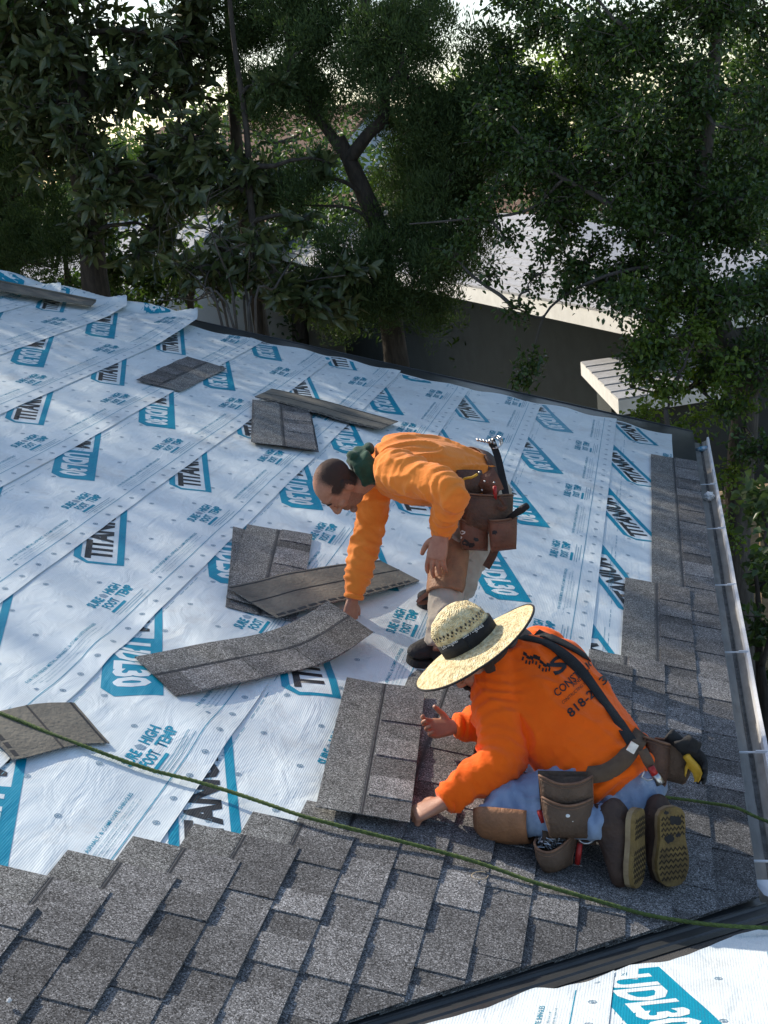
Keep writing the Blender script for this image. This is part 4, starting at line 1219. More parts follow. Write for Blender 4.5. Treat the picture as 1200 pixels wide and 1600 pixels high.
b = MB(); b.ribbon(catmull([AP(781, 776, -1.67), AP(790, 790, -1.69), AP(784, 795, -1.69), AP(778, 790, -1.68)], 5), O_, .02, .003); b.build('loop', M['leather'], TA, True)
b = MB(); b.ribbon(catmull([AP(776, 850, -1.70), AP(770, 868, -1.70), AP(760, 886, -1.70)], 4), O_, .034, .006); b.build('hammer_loop', M['leather'], TA)
b = MB(); b.ribbon(catmull([AP(768, 688, -1.38), AP(778, 715, -1.42), AP(786, 750, -1.47), AP(791, 775, -1.55)], 6), O_, .030, .005); b.build('side_strap', M['black_web'], TA)
b = MB()
for cx, cy, rr in ((773, 692, 9), (777, 690, 8)):
    pr_ = [AP(cx + rr * math.cos(i * .35), cy - 8 * math.sin(i * .35) * 1.1, -1.40 - .02 * math.sin(i)) for i in range(19)]
    b.tube(pr_, .0035, 6)
for k in range(6): b.tube([AP(745 + 5 * k, 686 + k, -1.40), AP(748 + 5 * k, 688 + k, -1.41)], .006, 6)
b.build('carabiner', M['steel'], TA, True)
b = MB()
for (px, py) in ((749, 738), (757, 752), (772, 754), (753, 766), (724, 802), (758, 808), (766, 808)):
    V, F = ball(AP(px, py, -1.672), (.0045, .0045, .0045)); mesh('rivet', V, F, [M['steel']], TA, smooth=True)

def smear(parent, target, spots, mat_, name):
    bv_ = bvh_of(target.data)
    for (px, py, r) in spots:
        n_ = 14; pts = []
        for k in range(n_):
            a = 2 * math.pi * k / n_; rr = r * (1 + .6 * noise.noise((math.cos(a) * 2 + px, math.sin(a) * 2 + py, 3)))
            d = pxdir(px + rr * math.cos(a), py + rr * .8 * math.sin(a)).normalized(); h = bv_.ray_cast(CAMV, d)
            if h[0] is not None: pts.append(h[0] - d * .0025)
        if len(pts) > 4:
            c_ = sum(pts, Vector((0, 0, 0))) / len(pts); mesh(name, pts + [c_ - pxdir(px, py).normalized() * .0006], [(i, (i + 1) % len(pts), len(pts)) for i in range(len(pts))], [mat_], parent)
smear(TA, frontA, [(728, 848, 6), (737, 852, 5), (744, 843, 4)], M['ink'], 'tar_stain')
smear(TA, frontA, [(723, 832, 4), (719, 840, 3)], M['paper'], 'paint_stain')
smear(TA, frontA2, [(773, 832, 4)], M['ink'], 'tar_stain')
# ------------------------------------------------------------------ kneeling worker
B = empty('person', on_roof(900, 1330), 'kneeling worker in bright orange shirt, jeans and straw hat setting a shingle', 'person', 'roofers')
upT = Vector((-.55, .59, .59)).normalized(); lfB = Vector((-.78, -.62, -.10)); lfB = (lfB - upT * lfB.dot(upT)).normalized()
torB = [(at_y(972, 1236, -2.95), lfB, .168, .150), (at_y(958, 1220, -2.93), lfB, .180, .158), (at_y(928, 1186, -2.89), lfB, .180, .150), (at_y(878, 1120, -2.79), lfB, .195, .140), (at_y(835, 1065, -2.70), lfB, .210, .132), (at_y(812, 1034, -2.645), lfB, .175, .105), (at_y(800, 1017, -2.61), lfB, .085, .080)]
nkB = at_y(798, 1014, -2.61)
hatc = at_y(738, 1004, -2.76); hup = imdir(-.53, -.83, -.13); hfw = imdir(-.74, .60, .15)
frB = frame(hup, hfw); hdB = hatc - frB[2] * .075
lsB, leB, lwB = at_y(778, 1078, -2.80), at_y(784, 1188, -3.00), at_y(696, 1250, -3.12)
rsB, reB, rwB = at_y(850, 1030, -2.50), at_y(795, 1130, -2.52), at_y(716, 1134, -2.62)
hpL, kL = at_y(915, 1232, -2.98), on_roof(778, 1272, .095); hpR, kR = at_y(960, 1215, -2.75), on_roof(850, 1190, .085)
tL, hL = on_roof(986, 1384, .04), on_roof(986, 1384, .04); tR = on_roof(1046, 1381, .04)
hL = at_y(988, 1262, tL.y + .06); hR = at_y(1044, 1258, tR.y + .06)
nL_, nR_ = imdir(.84, .10, -.52), imdir(.30, .12, -.93)
anB = tL + (hL - tL) * .72 - nL_ * .10; anBR = tR + (hR - tR) * .72 - nR_ * .11
hp, LB = head_parts(hdB, frB, nkB, 1.0)
bp_ = list(hp)
bp_.append(loft([(c, s, a * .8, b_ * .8) for c, s, a, b_ in torB], 20, 4))
bp_ += [limb([lsB, leB, lwB], [.05, .04, .03]), limb([rsB, reB, rwB], [.05, .04, .03]), limb([hpL, kL, anB], [.07, .05, .04]), limb([hpR, kR, anBR], [.07, .05, .04])]
bp_ += hand_parts(at_y(692, 1254, -3.13), imdir(-.88, .36, -.02), imdir(.05, .88, .35), 1.05, (.85, .95, 1.0, 1.0), .35, -1, .20, .6)
bp_ += hand_parts(at_y(711, 1136, -2.625), imdir(-.97, .05, -.05), imdir(-.05, -.45, -.85), .92, (.62, .78, .9, .95), .35, 1, .12, .75)
def hair_b(p):
    q = p - hdB
    if q.length > .2: return 0.0
    x, y, z = q.dot(frB[0]), q.dot(frB[1]), q.dot(frB[2])
    return sstep(.03, -.02, y) * sstep(-.06, -.03, z) + (.3 if z < -.04 and y > .01 else 0)
skin_obj('body', bp_, .0038, M['skin_b'], B, hair_b)
sh = [loft(torB, 28, 6), limb([nkB.lerp(lsB, .5), lsB, lsB.lerp(leB, .5), leB, leB.lerp(lwB, .5), lwB], [.090, .094, .082, .074, .060, .042], 6),
      limb([nkB.lerp(rsB, .5), rsB, rsB.lerp(reB, .5), reB, reB.lerp(rwB, .5), rwB], [.090, .09, .07, .062, .056, .042], 6)]
me = union(sh, .0075, 5)
axL = (leB - lsB).normalized(); axF = (lwB - leB).normalized(); axR = (rwB - reB).normalized()
rings = [(leB, axL, .11, 0), (leB.lerp(lwB, .5), axF, .11, 1), (lwB, axF, .07, 2), (reB.lerp(rwB, .6), axR, .10, 0), (rwB, axR, .07, 1), (lsB + axL * .06, axL, .10, 1.5), (torB[0][0] + lfB * .15, upT, .14, 0), (torB[1][0], upT, .16, 1)]
axB = (upT + lfB * .45).normalized()
displace(me, lambda p, q: folds(p, axB, rings, .0055, .006))
shirtB = link('shirt', me, B, [M['orange_b']], True); bvB = bvh_of(me)
for w, ax in ((lwB, axF), (rwB, axR)):
    b = MB(); b.tube([w - ax * .014, w - ax * .004, w + ax * .008, w + ax * .013], [.043, .048, .047, .037], 18)
    b.build('cuff', M['orange_b'], shirtB, smooth=True)
# jeans
pv = [(at_y(940, 1200, -2.89), lfB, .140, .115), (at_y(960, 1228, -2.91), lfB, .162, .145), (at_y(976, 1252, -2.92), lfB, .165, .145), (at_y(986, 1270, -2.92), lfB, .11, .09)]
tp = [loft(pv, 24, 5), limb([hpL, hpL.lerp(kL, .5), kL, kL.lerp(anB, .5), anB], [.110, .094, .068, .060, .056], 6), limb([hpR, hpR.lerp(kR, .5), kR, kR.lerp(anBR, .5), anBR], [.115, .1, .078, .068, .062], 6)]
me = union(tp, .009, 5)
displace(me, lambda p, q: folds(p, None, [(kL, (kL - hpL).normalized(), .14, 0), (hpL, (kL - hpL).normalized(), .14, 0), (anB, (anB - kL).normalized(), .12, 0)], .0055, .004))
link('jeans', me, B, [M['jeans']], True); bvJ = bvh_of(me)
shoe(B, tL, hL, nL_, 1.12, (M['boot'], M['sole'], M['welt']), 'boot', True, anB - nL_ * .05)
_, solR = shoe(B, tR, hR, nR_, 1.12, (M['boot'], M['sole'], M['welt']), 'boot', True, anBR - nR_ * .05)
smear(B, solR, [(1056, 1282, 9), (1046, 1311, 8), (1041, 1270, 4), (1060, 1305, 4)], M['rubber'], 'tar_stain')
# knee pad
ax_ = (anB - kL).normalized(); oo = imdir(-.25, .85, -.45); ss = ax_.cross(oo).normalized(); oo = ss.cross(ax_).normalized()
vv = []; ff = []
for i in range(15):
    t = i / 14; c = kL - ax_ * .060 + ax_ * .17 * t; rad = float(np.interp(t, [0, .15, .6, 1], [.052, .079, .081, .074]))
    for k in range(15):
        a = (k / 14 * 2 - 1) * 1.5
        vv.append(c + (oo * math.cos(a) + ss * math.sin(a)) * (rad + .004 * noise.noise((t * 5, k * .3, 2))))
for i in range(14):
    for k in range(14): ff.append((i * 15 + k, (i + 1) * 15 + k, (i + 1) * 15 + k + 1, i * 15 + k + 1))
kp = mesh('knee_pad', vv, ff, [M['leather_tan']], B, smooth=True)
md = kp.modifiers.new('t', 'SOLIDIFY'); md.thickness = .012
# neck gaiter
gt = [(nkB.lerp(hdB, f_), lfB, r1, r2) for f_, r1, r2 in ((-.05, .10, .092), (.2, .094, .09), (.42, .088, .088), (.62, .084, .088))]
me = union([loft(gt, 22, 5), ball(at_y(806, 996, -2.62), (.06, .05, .035)), ball(at_y(788, 1010, -2.68), (.04, .05, .04))], .006, 3)
displace(me, lambda p, q: .005 * noise.noise(p * 24) + .006 * (1 - abs(noise.noise(p * 14)) * 2))
link('neck_gaiter', me, B, [M['grey_cloth']], True)
# moustache and goatee, eyes
b = MB()
b.tube([LB(.034, .082, -.060), LB(.016, .100, -.050), LB(0, .106, -.048), LB(-.016, .100, -.050), LB(-.034, .082, -.060)], [.004, .008, .007, .008, .004], 8)
b.tube([LB(0, .100, -.082), LB(0, .100, -.105)], [.014, .012], 8)
b.build('moustache', M['hair'], B, True)
for s in (1, -1):
    V, F = ball(LB(s * .032, .0885, .006), (.011, .004, .0045), frB); mesh('eye', V, F, [M['eye']], B, smooth=True)
# straw hat
def HT(x, y, z): return hatc + frB[0] * x + frB[1] * y + frB[2] * z
hat_v = []; hat_f = []; na = 72
prof = []
def brim_z(a, r):
    f_ = max(0, (r - .10) / .125)
    return -.012 * f_ ** 1.5 * 1.2 + .022 * max(0, f_) ** 2 * math.cos(2 * a) * -.5 - .020 * max(0, f_) ** 2 * max(0, math.sin(a))
rows_ = [('b', .236), ('b', .232), ('b', .20), ('b', .17), ('b', .14), ('b', .112), ('b', .098)]
for kind, r in rows_:
    for k in range(na):
        a = 2 * math.pi * k / na; rx = r * (.93 if r > .12 else .90); ry = r * (1.03 if r > .12 else 1.08)
        hat_v.append(HT(rx * math.cos(a), ry * math.sin(a), brim_z(a, r) + .0012 * math.sin(r * 700)))
for h, sc_ in ((.012, .97), (.045, .955), (.078, .935), (.108, .90), (.130, .80), (.143, .62), (.144, .38), (.142, .12)):
    for k in range(na):
        a = 2 * math.pi * k / na; x = .088 * sc_ * math.cos(a); y = .106 * sc_ * math.sin(a)
        pinch = 0
        if h > .10: pinch = -.030 * math.exp(-(x / .026) ** 2) * (1 if sc_ < .7 else .6) - .012 * max(0, y) / .1 * (h - .10) / .03
        hat_v.append(HT(x, y + .12 * h, h + pinch))
nr2 = len(rows_) + 8
for i in range(nr2 - 1):
    for k in range(na): hat_f.append((i * na + k, i * na + (k + 1) % na, (i + 1) * na + (k + 1) % na, (i + 1) * na + k))
hat_f.append(tuple((nr2 - 1) * na + k for k in range(na)))
def straw_mat():
    m, nt, ns, ls, bb = new_mat('woven_straw_hat')
    bb.inputs['Roughness'].default_value = .65
    nz = N(nt, 'ShaderNodeTexNoise', Scale=55.0, Detail=4.0); ls.new(pos_node(nt), nz.inputs['Vector'])
    r = ramp(nt, [(.3, (.46, .32, .14)), (.5, (.74, .60, .32)), (.7, (.88, .78, .50))]); ls.new(nz.outputs[0], r.inputs[0]); ls.new(r.outputs[0], bb.inputs['Base Color'])
    vo = N(nt, 'ShaderNodeTexVoronoi', Scale=190.0); ls.new(pos_node(nt, (1, .45, 1)), vo.inputs['Vector'])
    bp2 = N(nt, 'ShaderNodeBump', Strength=.9, Distance=.006); ls.new(vo.outputs['Distance'], bp2.inputs['Height']); ls.new(bp2.outputs[0], bb.inputs['Normal'])
    return m
M['straw'] = straw_mat()
hat = mesh('straw_hat', hat_v, hat_f, [M['straw']], B, smooth=True)
md = hat.modifiers.new('t', 'SOLIDIFY'); md.thickness = .004; md.offset = 0
b = MB()
b.tube([HT(.236 * .93 * math.cos(2 * math.pi * k / 72), .236 * 1.03 * math.sin(2 * math.pi * k / 72), brim_z(2 * math.pi * k / 72, .236)) for k in range(73)], .0042, 6, cap=False)
b.build('brim_binding', M['black_web'], hat, True)
b = MB(); pts = []; nr_ = []
for k in range(61):
    a = 2 * math.pi * k / 60; pts.append(HT(.0885 * .975 * math.cos(a), .1065 * .975 * math.sin(a) + .0035, .030)); nr_.append((frB[0] * math.cos(a) + frB[1] * math.sin(a)))
b.ribbon(pts, nr_, .050, .003); band = b.build('hat_band', M['black_web'], hat, True)
b = MB()   # row of open weave holes
for row, (h, sc_, nh, r1) in enumerate(((.086, .935, 36, .0048), (.076, .940, 36, .0030))):
    for k in range(nh):
        a = 2 * math.pi * (k + .5 * row) / nh; x, y = .088 * sc_ * math.cos(a), .106 * sc_ * math.sin(a)
        nn_ = (frB[0] * math.cos(a) + frB[1] * math.sin(a)); tt = (frB[1] * math.cos(a) - frB[0] * math.sin(a))
        c = HT(x, y + .12 * h, h) + nn_ * .0034
        q = [c + tt * r1 * cx + frB[2] * r1 * 1.5 * cy for cx, cy in ((-1, 0), (0, -1), (1, 0), (0, 1))]
        b.add(q, [(0, 1, 2, 3)])
b.build('weave_hole', M['eye'], hat)
bvBand = bvh_of(band.data)
V, F = text_mesh('Los Angeles', .0, .35)
for o_, ex, ey in (((725, 1000), (32, -19), (-5, -9)), ((693, 1017), (24, -12), (-4, -8))):
    text_on(bvBand, 'Los Angeles', o_, ex, ey, [M['whitetext']], 'band_lettering', band, .004, .0012)
# lettering on the back of the shirt
T_ = lambda w, o, ex, ey, bo=.012: text_on(bvB, w, o, ex, ey, [M['ink']], 'shirt_lettering', shirtB, bo)
T_('CONSTRUC', (871, 1090), (60, -52), (-8, -10), .012)
T_('AND DE', (896, 1074), (26, -23), (-4, -4.5), .0)
T_('CONSTRUCTING YOUR', (880, 1101), (44, -39), (-3, -4), .0)
T_('818-20', (893, 1122), (46, -42), (-9, -11), .015)
T_('3', (943, 1072), (8, -8), (-9, -10), .015)
T_('S', (869, 1058), (20, -15), (-14, -22), .03)
def ink_poly(pts):
    out = []
    for x, y in pts:
        d = pxdir(x, y).normalized(); h = bvB.ray_cast(CAMV, d)
        if h[0] is None: return
        out.append(h[0] + h[1] * .002 - d * .0006)
    return out
b = MB()
for k in range(9):                          # skyline emblem: wavy roofs over a row of bars
    x = 818 + k * 5.2; y = 1018 + k * 2.4 + 3 * math.sin(k * 1.3)
    q = ink_poly([(x, y), (x + 5.6, y + 2.6 + math.sin(k * 1.3 + .6) * 2), (x + 4.6, y + 8), (x - 1.0, y + 5.2)])
    if q: b.add(q, [(0, 1, 2, 3)])
    q = ink_poly([(x - 1.5, y + 8), (x + 1.0, y + 9.4), (x - .5, y + 15), (x - 3.0, y + 13.6)])
    if q: b.add(q, [(0, 1, 2, 3)])
b.build('shirt_emblem', M['ink'], shirtB)
# suspenders
def strap(parent, pxs, w, mat_, name, th=.003, bvs=None, off=.002):
    P_, N_ = strap_on(bvs or [bvB], pxs, w, th, 6, off); b = MB()
    if len(P_) < 2: return None
    b.ribbon(P_, N_, w, th); return b.build(name, mat_, parent, True)
strap(B, [(812, 996), (853, 1006), (887, 1029), (913, 1056), (938, 1090), (959, 1118), (986, 1160)], .042, M['black_web'], 'suspender', .004)
strap(B, [(838, 990), (880, 1006), (925, 1034), (965, 1069), (990, 1098)], .040, M['black_web'], 'suspender', .004)

# ---------------- his tool belt
TB = empty('tool_belt', at_y(890, 1230, -3.1), 'brown leather tool belt with stacked pouches worn by the kneeling worker', 'tool belt')
strap(TB, [(918, 1212), (945, 1207), (972, 1190), (992, 1165), (1006, 1138)], .055, M['web'], 'belt', .006, [bvB, bvJ], .003)
b = MB()
q = [at_y(985, 1163, -3.0), at_y(996, 1175, -3.02)]
b.obox(at_y(988, 1168, -3.06), imdir(1, .6, 0) * .014, imdir(-.6, 1, 0) * .016, imdir(0, 0, 1) * .003); b.build('buckle', M['steel'], TB)
R_ = imdir(.985, .05, .15); D_ = imdir(.06, .985, -.12); O_ = -imdir(.12, .30, .94)
b = MB()
b.obox(at_y(886, 1262, -3.13), R_ * .088, D_ * .115, O_ * .004); b.build('back_panel', M['leather_old'], TB)
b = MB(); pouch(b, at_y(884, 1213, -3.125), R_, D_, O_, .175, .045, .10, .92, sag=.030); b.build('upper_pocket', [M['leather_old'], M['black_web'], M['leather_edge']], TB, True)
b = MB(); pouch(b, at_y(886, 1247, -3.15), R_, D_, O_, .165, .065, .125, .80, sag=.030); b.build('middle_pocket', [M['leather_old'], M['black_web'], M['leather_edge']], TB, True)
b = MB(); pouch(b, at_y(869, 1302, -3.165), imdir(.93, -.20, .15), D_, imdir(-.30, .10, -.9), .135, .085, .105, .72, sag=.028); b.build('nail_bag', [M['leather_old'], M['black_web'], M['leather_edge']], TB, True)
b = MB()
rn2 = random.Random(4)
for k in range(60):
    c = at_y(858 + rn2.uniform(-16, 22), 1316 + rn2.uniform(-6, 8), -3.19 - rn2.uniform(0, .02)); d = Vector((rn2.uniform(-1, 1), rn2.uniform(-1, 1), rn2.uniform(-.4, .4))).normalized()
    b.tube([c - d * .012, c + d * .012], .0014, 5); b.tube([c + d * .012, c + d * .0125], .004, 6)
tag(b.build('nail_heap', M['steel'], TB), kind='stuff')
b = MB(); b.tube([at_y(932, 1291, -3.17), at_y(944, 1298, -3.18), at_y(961, 1308, -3.19)], [.009, .010, .011], 10); b.build('plier_handle', M['red'], TB, True)
b = MB(); b.tube([at_y(906, 1318, -3.19), at_y(904, 1335, -3.195), at_y(902, 1350, -3.20)], [.009, .010, .009], 10); b.build('plier_handle', M['red'], TB, True)
b = MB(); b.tube([at_y(916 + 12 * math.cos(i * .45), 1310 + 8 * math.sin(i * .45), -3.175) for i in range(15)], .004, 7); b.build('steel_ring', M['steel'], TB, True)
b = MB(); b.tube([at_y(842, 1266, -3.17), at_y(848, 1285, -3.18)], [.008, .009], 8); b.build('red_tag', M['red'], TB, True)
for px, py in ((868, 1228), (886, 1275), (892, 1283)):
    V, F = ball(at_y(px, py, -3.175 if py < 1240 else -3.225), (.010, .006, .008)); mesh('paint_spot', V, F, [M['paper']], TB, smooth=True)
b = MB(); pouch(b, at_y(1052, 1160, -2.84), imdir(.9, .25, .2), imdir(-.12, .98, 0), -imdir(-.5, .1, .9), .13, .06, .13, .8, sag=.0); b.build('rear_pouch', [M['leather_old'], M['black_web'], M['leather_edge']], TB, True)
b = MB(); pouch(b, at_y(1024, 1158, -2.90), imdir(.9, .3, .2), imdir(.0, .98, -.1), -imdir(-.2, .1, .9), .09, .045, .14, .7, sag=.0); b.build('hammer_pouch', [M['leather'], M['black_web'], M['leather_edge']], TB, True)
# hammer hanging at the back
hm = empty('hammer', at_y(1012, 1205, -3.04), 'steel hammer with red grip hanging from the belt behind the kneeling worker', 'hammer')
b = MB(); b.tube([at_y(1004, 1172, -3.02), at_y(1013, 1190, -3.04), at_y(1021, 1207, -3.05)], [.016, .017, .012], 10); b.build('strap', M['web'], hm, True)
b = MB(); b.tube([at_y(1017, 1198, -3.06), at_y(1023, 1210, -3.065)], [.011, .012], 10); b.build('grip', M['red'], hm, True)
b = MB(); b.tube([at_y(1021, 1206, -3.06), at_y(1026, 1214, -3.065), at_y(1032, 1225, -3.07)], [.010, .013, .015], 12); b.tube([at_y(1008, 1205, -3.05), at_y(1002, 1214, -3.05), at_y(1012, 1219, -3.06), at_y(1024, 1216, -3.06)], .004, 8); b.build('head', M['steel'], hm, True)
# gloves tucked in the rear pouch
gl = empty('work_gloves', at_y(1072, 1180, -2.9), 'pair of black and yellow work gloves tucked into the rear pouch of the kneeling worker', 'gloves')
def glove(c, d, pn, m_, sc):
    P = hand_parts(c, d, pn, sc, (.5, .5, .55, .6), .3, 1, .1); me = union(P, .005, 2); return link('glove', me, gl, [m_], True)
glove(at_y(1056, 1158, -2.88), imdir(.75, .62, -.2), imdir(-.3, .6, -.6), M['black_web'], 1.0)
glove(at_y(1076, 1186, -2.92), imdir(.55, .80, -.1), imdir(-.5, .3, -.8), M['yellow'], .5)
V, F = ball(at_y(1074, 1164, -2.90), (.042, .028, .034)); V = [p + Vector((.016 * noise.noise(p * 28), .012 * noise.noise(p * 33 + Vector((3, 0, 0))), .018 * noise.noise(p * 30 + Vector((0, 5, 0))))) for p in V]; mesh('glove_back', V, F, [M['black_web']], gl, smooth=True)
# ------------------------------------------------------------------ neighbouring house
EV = Vector((-.474, .88, 0)); NV = Vector((-.88, -.474, 0))      # along its eave, and out of its wall
W0 = at_d(940, 495, 15.0 * .995)
M['nb_wall'] = pmat('dark_grey_stucco', (.052, .061, .061), (.043, .050, .050), 3, .95, .5, 160)
M['nb_roof'] = pmat('pale_grey_roofing', (.42, .43, .45), (.33, .335, .35), 14, .9, .5, 160)
M['white_paint'] = pmat('white_wood_paint', (.78, .78, .75), (.68, .68, .65), 6, .6, .1, 60)
nb = empty('neighbour_house', (W0.x, W0.y, 0), 'neighbouring house with dark grey wall, white fascia and pale grey roof behind the trees', 'house')
UPV = Vector((0, 0, 1)); RISE = math.radians(19)
def NP(t, d, z=0): return W0 + EV * t - NV * d + UPV * z
b = MB()
b.obox(NP(12.9, 1.95, -1.7), EV * 12.7, NV * .1, UPV * 1.6); b.obox(NP(.3, 2.9, -1.7), EV * .1, NV * .95, UPV * 1.6)
b.build('wall', M['nb_wall'], nb)
b = MB(); b.obox(NP(11.3, .0, -.02), EV * 12.5, NV * .022, UPV * .125); b.obox(NP(-1.23, 2.1, -.02), EV * .02, NV * 2.1, UPV * .125); b.build('fascia_board', M['white_paint'], nb)
b = MB(); b.obox(NP(11.3, .99, -.11), EV * 12.45, NV * .97, UPV * .012); b.build('soffit', M['nb_wall'], nb)
# roof: hipped end on the right; courses as overlapping slabs
nc = 13; run = 2.15
for k in range(nc):
    d0, d1 = run * k / nc - .03, run * (k + 1) / nc + .02
    z0, z1 = d0 * math.tan(RISE) + .115, d1 * math.tan(RISE) + .100
    t0, t1 = -1.25 + max(0, d0) * 3.37, 24 - max(0, d0) * .2
    b = MB(); q = [NP(t0, d0, z0), NP(t1, d0, z0), NP(t1, d1, z1), NP(-1.25 + max(0, d1) * 3.37, d1, z1)]
    b.add(q + [p - UPV * .03 for p in q], [(3, 2, 1, 0), (4, 5, 6, 7), (0, 1, 5, 4)])
    b.build('shingle_course', M['nb_roof'], nb)
b = MB()
zt = run * math.tan(RISE) + .1
b.add([NP(-1.25, -.03, .1), NP(6.0, run, zt), NP(3.0, 2 * run, .1)], [(0, 1, 2)]); b.add([NP(6.0, run, zt), NP(23, run, zt), NP(23, 2 * run, .1), NP(3.0, 2 * run, .1)], [(0, 1, 2, 3)])
b.build('far_roof', M['nb_roof'], nb)
# lower porch roof with white boards
po = empty('porch_roof', at_z(965, 628, EZ - .3), 'small lower porch roof with white fascia boards beside the dark grey wall', 'porch')
q = [at_z(907, 566, EZ - .22), at_z(966, 626, EZ - .30), at_z(1130, 600, EZ - .30), at_z(1060, 545, EZ - .22)]
b = MB(); b.add(q + [p - UPV * .16 for p in q], [(0, 1, 2, 3), (7, 6, 5, 4), (0, 4, 5, 1), (1, 5, 6, 2), (2, 6, 7, 3), (3, 7, 4, 0)]); b.build('fascia_board', M['white_paint'], po)
for k in range(6):
    f0, f1 = k / 6, (k + 1) / 6 + .02
    a0, a1 = q[1].lerp(q[0], f0), q[1].lerp(q[0], min(1, f1)); c0_, c1_ = q[2].lerp(q[3], f0), q[2].lerp(q[3], min(1, f1))
    b = MB(); b.add([a0 + UPV * .022, c0_ + UPV * .022, c1_ + UPV * .008, a1 + UPV * .008, a0, c0_], [(0, 1, 2, 3), (4, 5, 1, 0)]); b.build('shingle_course', M['nb_roof'], po)
b = MB(); b.tube([at_z(980, 590, EZ - .25) + UPV * .03, at_z(988, 583, EZ - .25) + UPV * .07, at_z(1008, 588, EZ - .25) + UPV * .05], .012, 6); b.build('bent_pipe', M['white_paint'], po, True)
b = MB(); b.obox((q[2] + q[3]) / 2 - UPV * 1.5, Vector((1.1, .2, 0)), Vector((-.1, .5, 0)), UPV * 1.3); b.build('wall', M['nb_wall'], po)
# driveway and a pale garden wall further back
M['concrete'] = pmat('pale_concrete', (.50, .48, .45), (.42, .40, .37), 1.5, .9, .3, 60)
g = MB(); g.add([(1.5, 13, .006), (9, 10, .006), (16, 40, .006), (3, 44, .006)], [(0, 1, 2, 3)]); tag(g.build('driveway', M['concrete']), kind='structure')

# ------------------------------------------------------------------ fence by the tree
fn = empty('wooden_fence', at_z(1160, 790, EZ - 1.1), 'weathered wooden fence with a flat top rail beyond the gutter', 'fence')
M['wood'] = pmat('weathered_wood', (.36, .27, .16), (.24, .17, .10), 6, .85, .4, 60, stretch=(1, 6, 6))
fz = EZ - .95
fa, fb = at_z(1120, 772, fz), at_z(1240, 752, fz)
fd = (fb - fa).normalized(); fo = Vector((-fd.y, fd.x, 0)); Lf = (fb - fa).length + 3
b = MB(); b.obox(fa + fd * (Lf / 2 - .3) - UPV * .02, fd * Lf / 2, fo * .07, UPV * .022); b.build('rail', M['wood'], fn)
for k in range(int(Lf / .15)):
    b = MB(); b.obox(fa + fd * (-.25 + .15 * k) - UPV * (.05 + (fz - .05) / 2), fd * .066, fo * .012, UPV * ((fz - .05) / 2)); b.build('board', M['wood'], fn)

# ------------------------------------------------------------------ foliage tools
def fast_mesh(name, V, F4, mats, parent, tone=None, smooth=False):
    me = bpy.data.meshes.new(name); nv = len(V); nf = len(F4); k = F4.shape[1]
    me.vertices.add(nv); me.vertices.foreach_set('co', np.ascontiguousarray(V, dtype=np.float32).ravel())
    me.loops.add(nf * k); me.loops.foreach_set('vertex_index', np.ascontiguousarray(F4, dtype=np.int32).ravel())
    me.polygons.add(nf); me.polygons.foreach_set('loop_start', np.arange(0, nf * k, k, dtype=np.int32)); me.polygons.foreach_set('loop_total', np.full(nf, k, dtype=np.int32))
    me.update(calc_edges=True)
    if tone is not None:
        a = me.attributes.new('tone', 'FLOAT', 'FACE'); a.data.foreach_set('value', np.ascontiguousarray(tone, dtype=np.float32))
    return link(name, me, parent, mats, smooth)
def unit(a): return a / (np.linalg.norm(a, axis=1, keepdims=True) + 1e-9)
def leaves(P, D, Nn, L, W, rs, fold=.25, bend=.15):
    """folded leaves: six outline points each, two quads"""
    D = unit(D); S = unit(np.cross(D, Nn)); U = np.cross(S, D); n = len(P); L = np.broadcast_to(L, (n,))[:, None]; W = np.broadcast_to(W, (n,))[:, None]
    b0 = P; l1 = P + D * L * .38 + S * W * .5 + U * W * fold; l2 = P + D * L * .72 + S * W * .36 + U * (W * fold * .7 - L * bend * .5)
    tp = P + D * L - U * L * bend; r1 = P + D * L * .38 - S * W * .5 + U * W * fold; r2 = P + D * L * .72 - S * W * .36 + U * (W * fold * .7 - L * bend * .5)
    V = np.stack([b0, l1, l2, tp, r2, r1], 1).reshape(-1, 3)
    i = np.arange(n)[:, None] * 6
    F = np.concatenate([i + np.array([[0, 1, 2, 3]]), i + np.array([[0, 3, 4, 5]])], 1).reshape(-1, 4)
    t = np.repeat(rs.rand(n), 2); return V, F, t
def blades(P, D, L, W, rs):
    D = unit(D); S = unit(np.cross(D, rs.randn(len(P), 3))); L = L[:, None]; W = W[:, None]
    V = np.stack([P, P + D * L * .45 + S * W * .5, P + D * L, P + D * L * .45 - S * W * .5], 1).reshape(-1, 3)
    F = np.arange(len(P) * 4).reshape(-1, 4); return V, F, rs.rand(len(P))
def blob_pts(rs, c, r, n, shell=.45):
    d = unit(rs.randn(n, 3)); q = rs.rand(n) ** (1 / 3.0); q = shell + (1 - shell) * q if shell < 1 else np.ones(n)
    q = np.where(rs.rand(n) < .35, q * rs.rand(n), q)
    return np.array(c) + d * q[:, None] * np.array(r), d
def branch(b, a, c, r0, r1, sag, rs, n=7):
    a = Vector(a); c = Vector(c); pts = []
    off = Vector(rs.randn(3)) * (c - a).length * .07
    for i in range(n):
        t = i / (n - 1); pts.append(a.lerp(c, t) + UPV * sag * math.sin(math.pi * t) + off * math.sin(math.pi * t) + Vector(rs.randn(3)) * .012)
    pts[0] = a; pts = catmull(pts, 2); m = len(pts)
    b.tube(pts, [r0 + (r1 - r0) * i / (m - 1) for i in range(m)], 7); return pts
M['bark_dark'] = pmat('dark_bark', (.035, .030, .026), (.075, .062, .050), 22, .95, 1.0, 60, stretch=(1, 1, .25))
M['bark_grey'] = pmat('grey_bark', (.12, .105, .09), (.07, .06, .052), 18, .95, 1.0, 50, stretch=(1, 1, .3))
